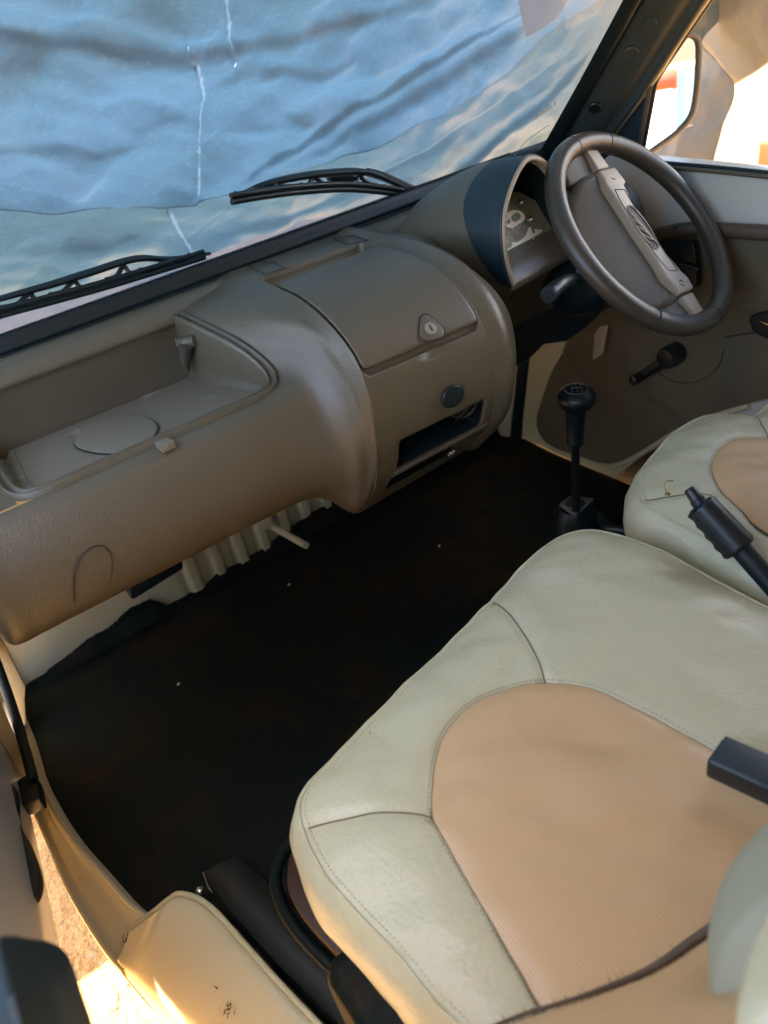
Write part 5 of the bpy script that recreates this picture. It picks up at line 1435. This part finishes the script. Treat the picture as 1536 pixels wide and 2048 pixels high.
# raised step behind it
ridge = [P(a, b, 'z', z) for a, b, z in ((262, 1860, .01), (300, 1832, .03), (332, 1806, .055), (352, 1796, .06), (390, 1806, .06), (430, 1838, .06), (480, 1895, .06), (560, 1985, .06), (650, 2080, .06))]
outer_ = [P(a, b, 'z', z) for a, b, z in ((235, 1925, -.01), (238, 1930, -.01), (242, 1935, -.01), (250, 1942, -.01), (272, 1962, -.01), (300, 1985, -.01), (340, 2020, -.01), (390, 2065, -.01), (450, 2120, -.01))]
R_ = resample(cr(ridge, 100), 80); O2 = resample(cr(outer_, 100), 80)
rows = []
rows.append(R_ + np.array([0.03, 0.005, -0.10])); rows.append(R_ + np.array([0.010, 0.004, -0.02])); rows.append(R_ + np.array([0.004, 0.002, -0.004]))
for t, dz in ((0, 0), (0.06, 0.002), (0.15, 0.0), (0.3, -0.003), (0.5, -0.004), (0.7, -0.002), (0.88, 0.002), (0.97, 0.003), (1.0, 0.0)):
    q = R_ * (1 - t) + O2 * t; q[:, 2] += dz + 0.35 * (R_[:, 2] - O2[:, 2]) * math.sin(math.pi * t) * 0.5; rows.append(q)
rows += [O2 + np.array([-0.003, 0, -0.012]), O2 + np.array([0.0, 0, -0.15])]
st_ = recalc(gridobj('wheel_arch_step', np.stack(rows, 1), 'sill')); tag(st_, 'glossy cream painted step rising behind the door sill, beside the passenger seat', 'step')
tube('step_edge', R_ + np.array([0.006, 0.003, -0.001]), 0.004, 'cream', st_, 8)
# scuffs on sill and step
def scuffs(name, cx, cy, rx, ry, n, z, parent, lean):
    v = []; f = []
    for _ in range(n):
        a0 = random.gauss(0, 0.42); b0_ = random.gauss(0, 0.42); c0 = P(cx + a0 * rx, cy + b0_ * ry, 'z', z)
        L = random.uniform(0.0008, 0.0034) * (1.2 - min(1, abs(a0) + abs(b0_))); th = lean + random.gauss(0, 0.5); w = L * random.uniform(0.25, 0.6)
        k0 = len(v); m_ = random.randint(5, 8)
        for q in range(m_):
            t = 2 * math.pi * q / m_; rr = random.uniform(0.7, 1.3)
            dx = L * math.cos(t) * rr; dy = w * math.sin(t) * rr
            v.append(c0 + np.array([dx * math.cos(th) - dy * math.sin(th), dx * math.sin(th) + dy * math.cos(th), 0]))
        f.append(tuple(range(k0, k0 + m_)))
    return obj(name, v, f, 'scuff', parent, False)


M['scuff'] = mat('grimy_scuff', (0.12, 0.075, 0.03), 0.8, 0.4, 80)
# flat blots lying just above the painted metal
def drop(o, target, lift=0.0006):
    import mathutils
    from mathutils.bvhtree import BVHTree
    me = target.data; bv = BVHTree.FromPolygons([v_.co.copy() for v_ in me.vertices], [tuple(p.vertices) for p in me.polygons])
    for v_ in o.data.vertices:
        d_ = (v_.co - Vector(CAM)).normalized(); h_ = bv.ray_cast(Vector(CAM), d_)
        if h_[0] is not None: v_.co = h_[0] + h_[1] * (lift if h_[1].dot(d_) < 0 else -lift)


drop(scuffs('scuff', 255, 1882, 22, 34, 60, 0.0, sl_, 0.9), sl_)
drop(scuffs('scuff', 170, 1740, 60, 90, 26, 0.0, sl_, 0.9), sl_)
drop(scuffs('scuff', 458, 2018, 26, 22, 46, 0.05, st_, 1.0), st_)
drop(scuffs('scuff', 431, 1975, 6, 14, 10, 0.05, st_, 1.2), st_)

# front edge of door opening: cream pillar foot and rubber strip at far left
pf = [(-40, 1240), (8, 1285), (30, 1330), (52, 1375), (50, 1400), (53, 1440), (54, 1475), (50, 1478), (30, 1420), (0, 1340), (-40, 1300)]
o = prism('door_pillar_foot', [P(a, b, 'y', 1.22) for a, b in pf], (0, 0.05, 0), 'cream', None, 0.004)
tag(o, 'cream metal foot of the front door pillar tapering down to the sill at the left', 'pillar')
o = tube('door_seal', cr([P(a, b, 'y', y) for a, b, y in ((-40, 1250, 1.22), (-8, 1325, 1.2), (14, 1385, 1.17), (34, 1445, 1.13), (52, 1505, 1.08), (66, 1560, 1.03))], 40), 0.0085, 'rubber', None, 12)
tag(o, 'black rubber door seal curving down the passenger door opening at the far left', 'door seal')

# ================================================================== PASSENGER DOOR (open), check strap, pull pocket
hinge = P(20, 1480, 'z', 0.10)
pdo = thing('passenger_door', 'open passenger door with cream lining and dark teal pull pocket at the left edge', 'door', (-0.2, 0.9, 0.3))
do = np.array([-0.165, 1.12, 0]); dn = np.array([1.0, -0.085, 0.0]); dn /= np.linalg.norm(dn)
q = lambda a, b, off=0.0: PN(a, b, do + dn * off, dn)
dir_ = np.array([0.085, 1.0, 0.0]); dir_ /= np.linalg.norm(dir_)
# inner skin: hinge edge at y 1.1, running back and slightly outwards
e1_, e2_ = do - dir_ * 0.02, do - dir_ * 1.05
rows = []
for z, off in ((-0.02, -0.03), (-0.015, -0.010), (0.02, 0.0), (0.10, 0.004), (0.20, 0.002), (0.3, 0.006), (0.45, 0.010), (0.62, 0.012), (0.70, 0.0)):
    rows.append([(e1_ * (1 - t) + e2_ * t) + np.array([0, 0, z]) + dn * off for t in np.linspace(0, 1, 30)])
o = gridobj('inner_skin', np.array(rows), 'doorpaint', pdo); solid(o, 0.03)
prism('door_edge', [P(a, b, 'y', 1.10) for a, b in ((-60, 1310), (-5, 1385), (20, 1450), (62, 1545), (34, 1575), (8, 1570), (-60, 1560))], (0, 0.03, 0), 'cream', pdo, 0.004)
# check strap arm and block
ck_ = thing('door_check', 'black rubber door check block and strap linking passenger door and sill', 'door check', tuple(P(50, 1580, 'z', .1)))
blk = [P(a, b, 'z', 0.06) for a, b in ((28, 1563), (64, 1540), (72, 1552), (80, 1595), (42, 1611))]
prism('block', blk, (0, 0, -0.03), 'black', ck_, 0.004)
arm = [(10, 1568), (30, 1575), (36, 1640), (60, 1690), (78, 1745), (76, 1780), (62, 1800), (36, 1805), (20, 1745), (16, 1715), (34, 1690), (32, 1650), (12, 1610)]
prism('strap', cr([P(a, b, 'z', 0.10) for a, b in arm], 50, True), (0, 0, -0.015), 'black', ck_, 0.003)
# pull pocket
poc = [(4, 1872), (60, 1873), (100, 1880), (130, 1900), (148, 1935), (165, 1985), (190, 2060), (200, 2110), (60, 2140), (40, 2060), (20, 1960)]
pc = prism('pull_pocket', cr([P(a, b, 'x', -0.085) for a, b in poc], 60, True), (-0.03, 0, 0), 'visor', pdo, 0.006)
pin = [(30, 1985), (70, 1982), (100, 1992), (118, 2030), (130, 2100), (60, 2110), (40, 2040)]
prism('pocket_hollow', cr([P(a, b, 'x', -0.083) for a, b in pin], 40, True), (-0.003, 0, 0), 'rubber', pc)

# ================================================================== BELT HARDWARE BY THE STEP
bl_ = thing('belt_anchor', 'black belt webbing and anchor running back between the step and passenger seat', 'seat belt', tuple(P(500, 1850, 'z', .03)))
w0 = [P(a, b, 'z', z) for a, b, z in ((405, 1745, .03), (445, 1800, .04), (530, 1900, .05), (640, 2010, .055), (740, 2110, .06))]
w1 = [P(a, b, 'z', z) for a, b, z in ((475, 1712, .03), (540, 1770, .04), (630, 1860, .05), (740, 1965, .055), (850, 2070, .06))]
g = np.stack([cr(w0, 40), cr(np.array(w0) * .5 + np.array(w1) * .5 + np.array([0, 0, .004]), 40), cr(w1, 40)], 1)
o = gridobj('webbing', g, 'belt', bl_); solid(o, 0.003)
tube('anchor_rod', [P(406, 1745, 'z', .04), P(415, 1770, 'z', .04), P(424, 1785, 'z', .045)], 0.0012, 'chrome', bl_, 6)
lathe('anchor_bolt', P(400, 1782, 'z', .03), (0, 0, 1), [(0, 0.005), (0.004, 0.005), (0.006, 0.002)], 'chrome', bl_, 12)
o = tube('seat_rail', cr([P(a, b, 'z', .12) for a, b in ((592, 1675), (560, 1720), (552, 1770), (580, 1840), (650, 1920), (760, 2010), (860, 2080))], 60), 0.008, 'mat'); tag(o, 'black curved seat frame rail below the left flank of the passenger seat', 'seat rail')
o = prism('seat_side_cover', cr([P(a, b, 'z', .15) for a, b in ((590, 1700), (575, 1740), (580, 1790), (620, 1850), (700, 1930), (800, 2000), (760, 1900), (650, 1750))], 40, True), (0, 0, -0.02), 'brownplastic', None, 0.004)
tag(o, 'reddish brown plastic cover under the left edge of the passenger seat', 'seat cover')
# pale crumbs on the mat
for a, b, z in ((579, 1171, 0.003), (358, 1370, 0.003), (879, 1094, 0.003)):
    q_ = P(a, b, 'z', z); o = box('crumb', q_ + np.array([0, 0, .003]), ((1, .4, 0), (-.4, 1, 0), (0, 0, 1)), (0.0028, 0.0013, 0.001), 'white', None, 0.0004)
    tag(o, {579: 'tiny white crumb on the black mat in the middle of the footwell', 358: 'tiny pale crumb on the black mat at the left of the footwell', 879: 'tiny pale crumb on the black floor just left of the gear lever'}[a], 'crumb')
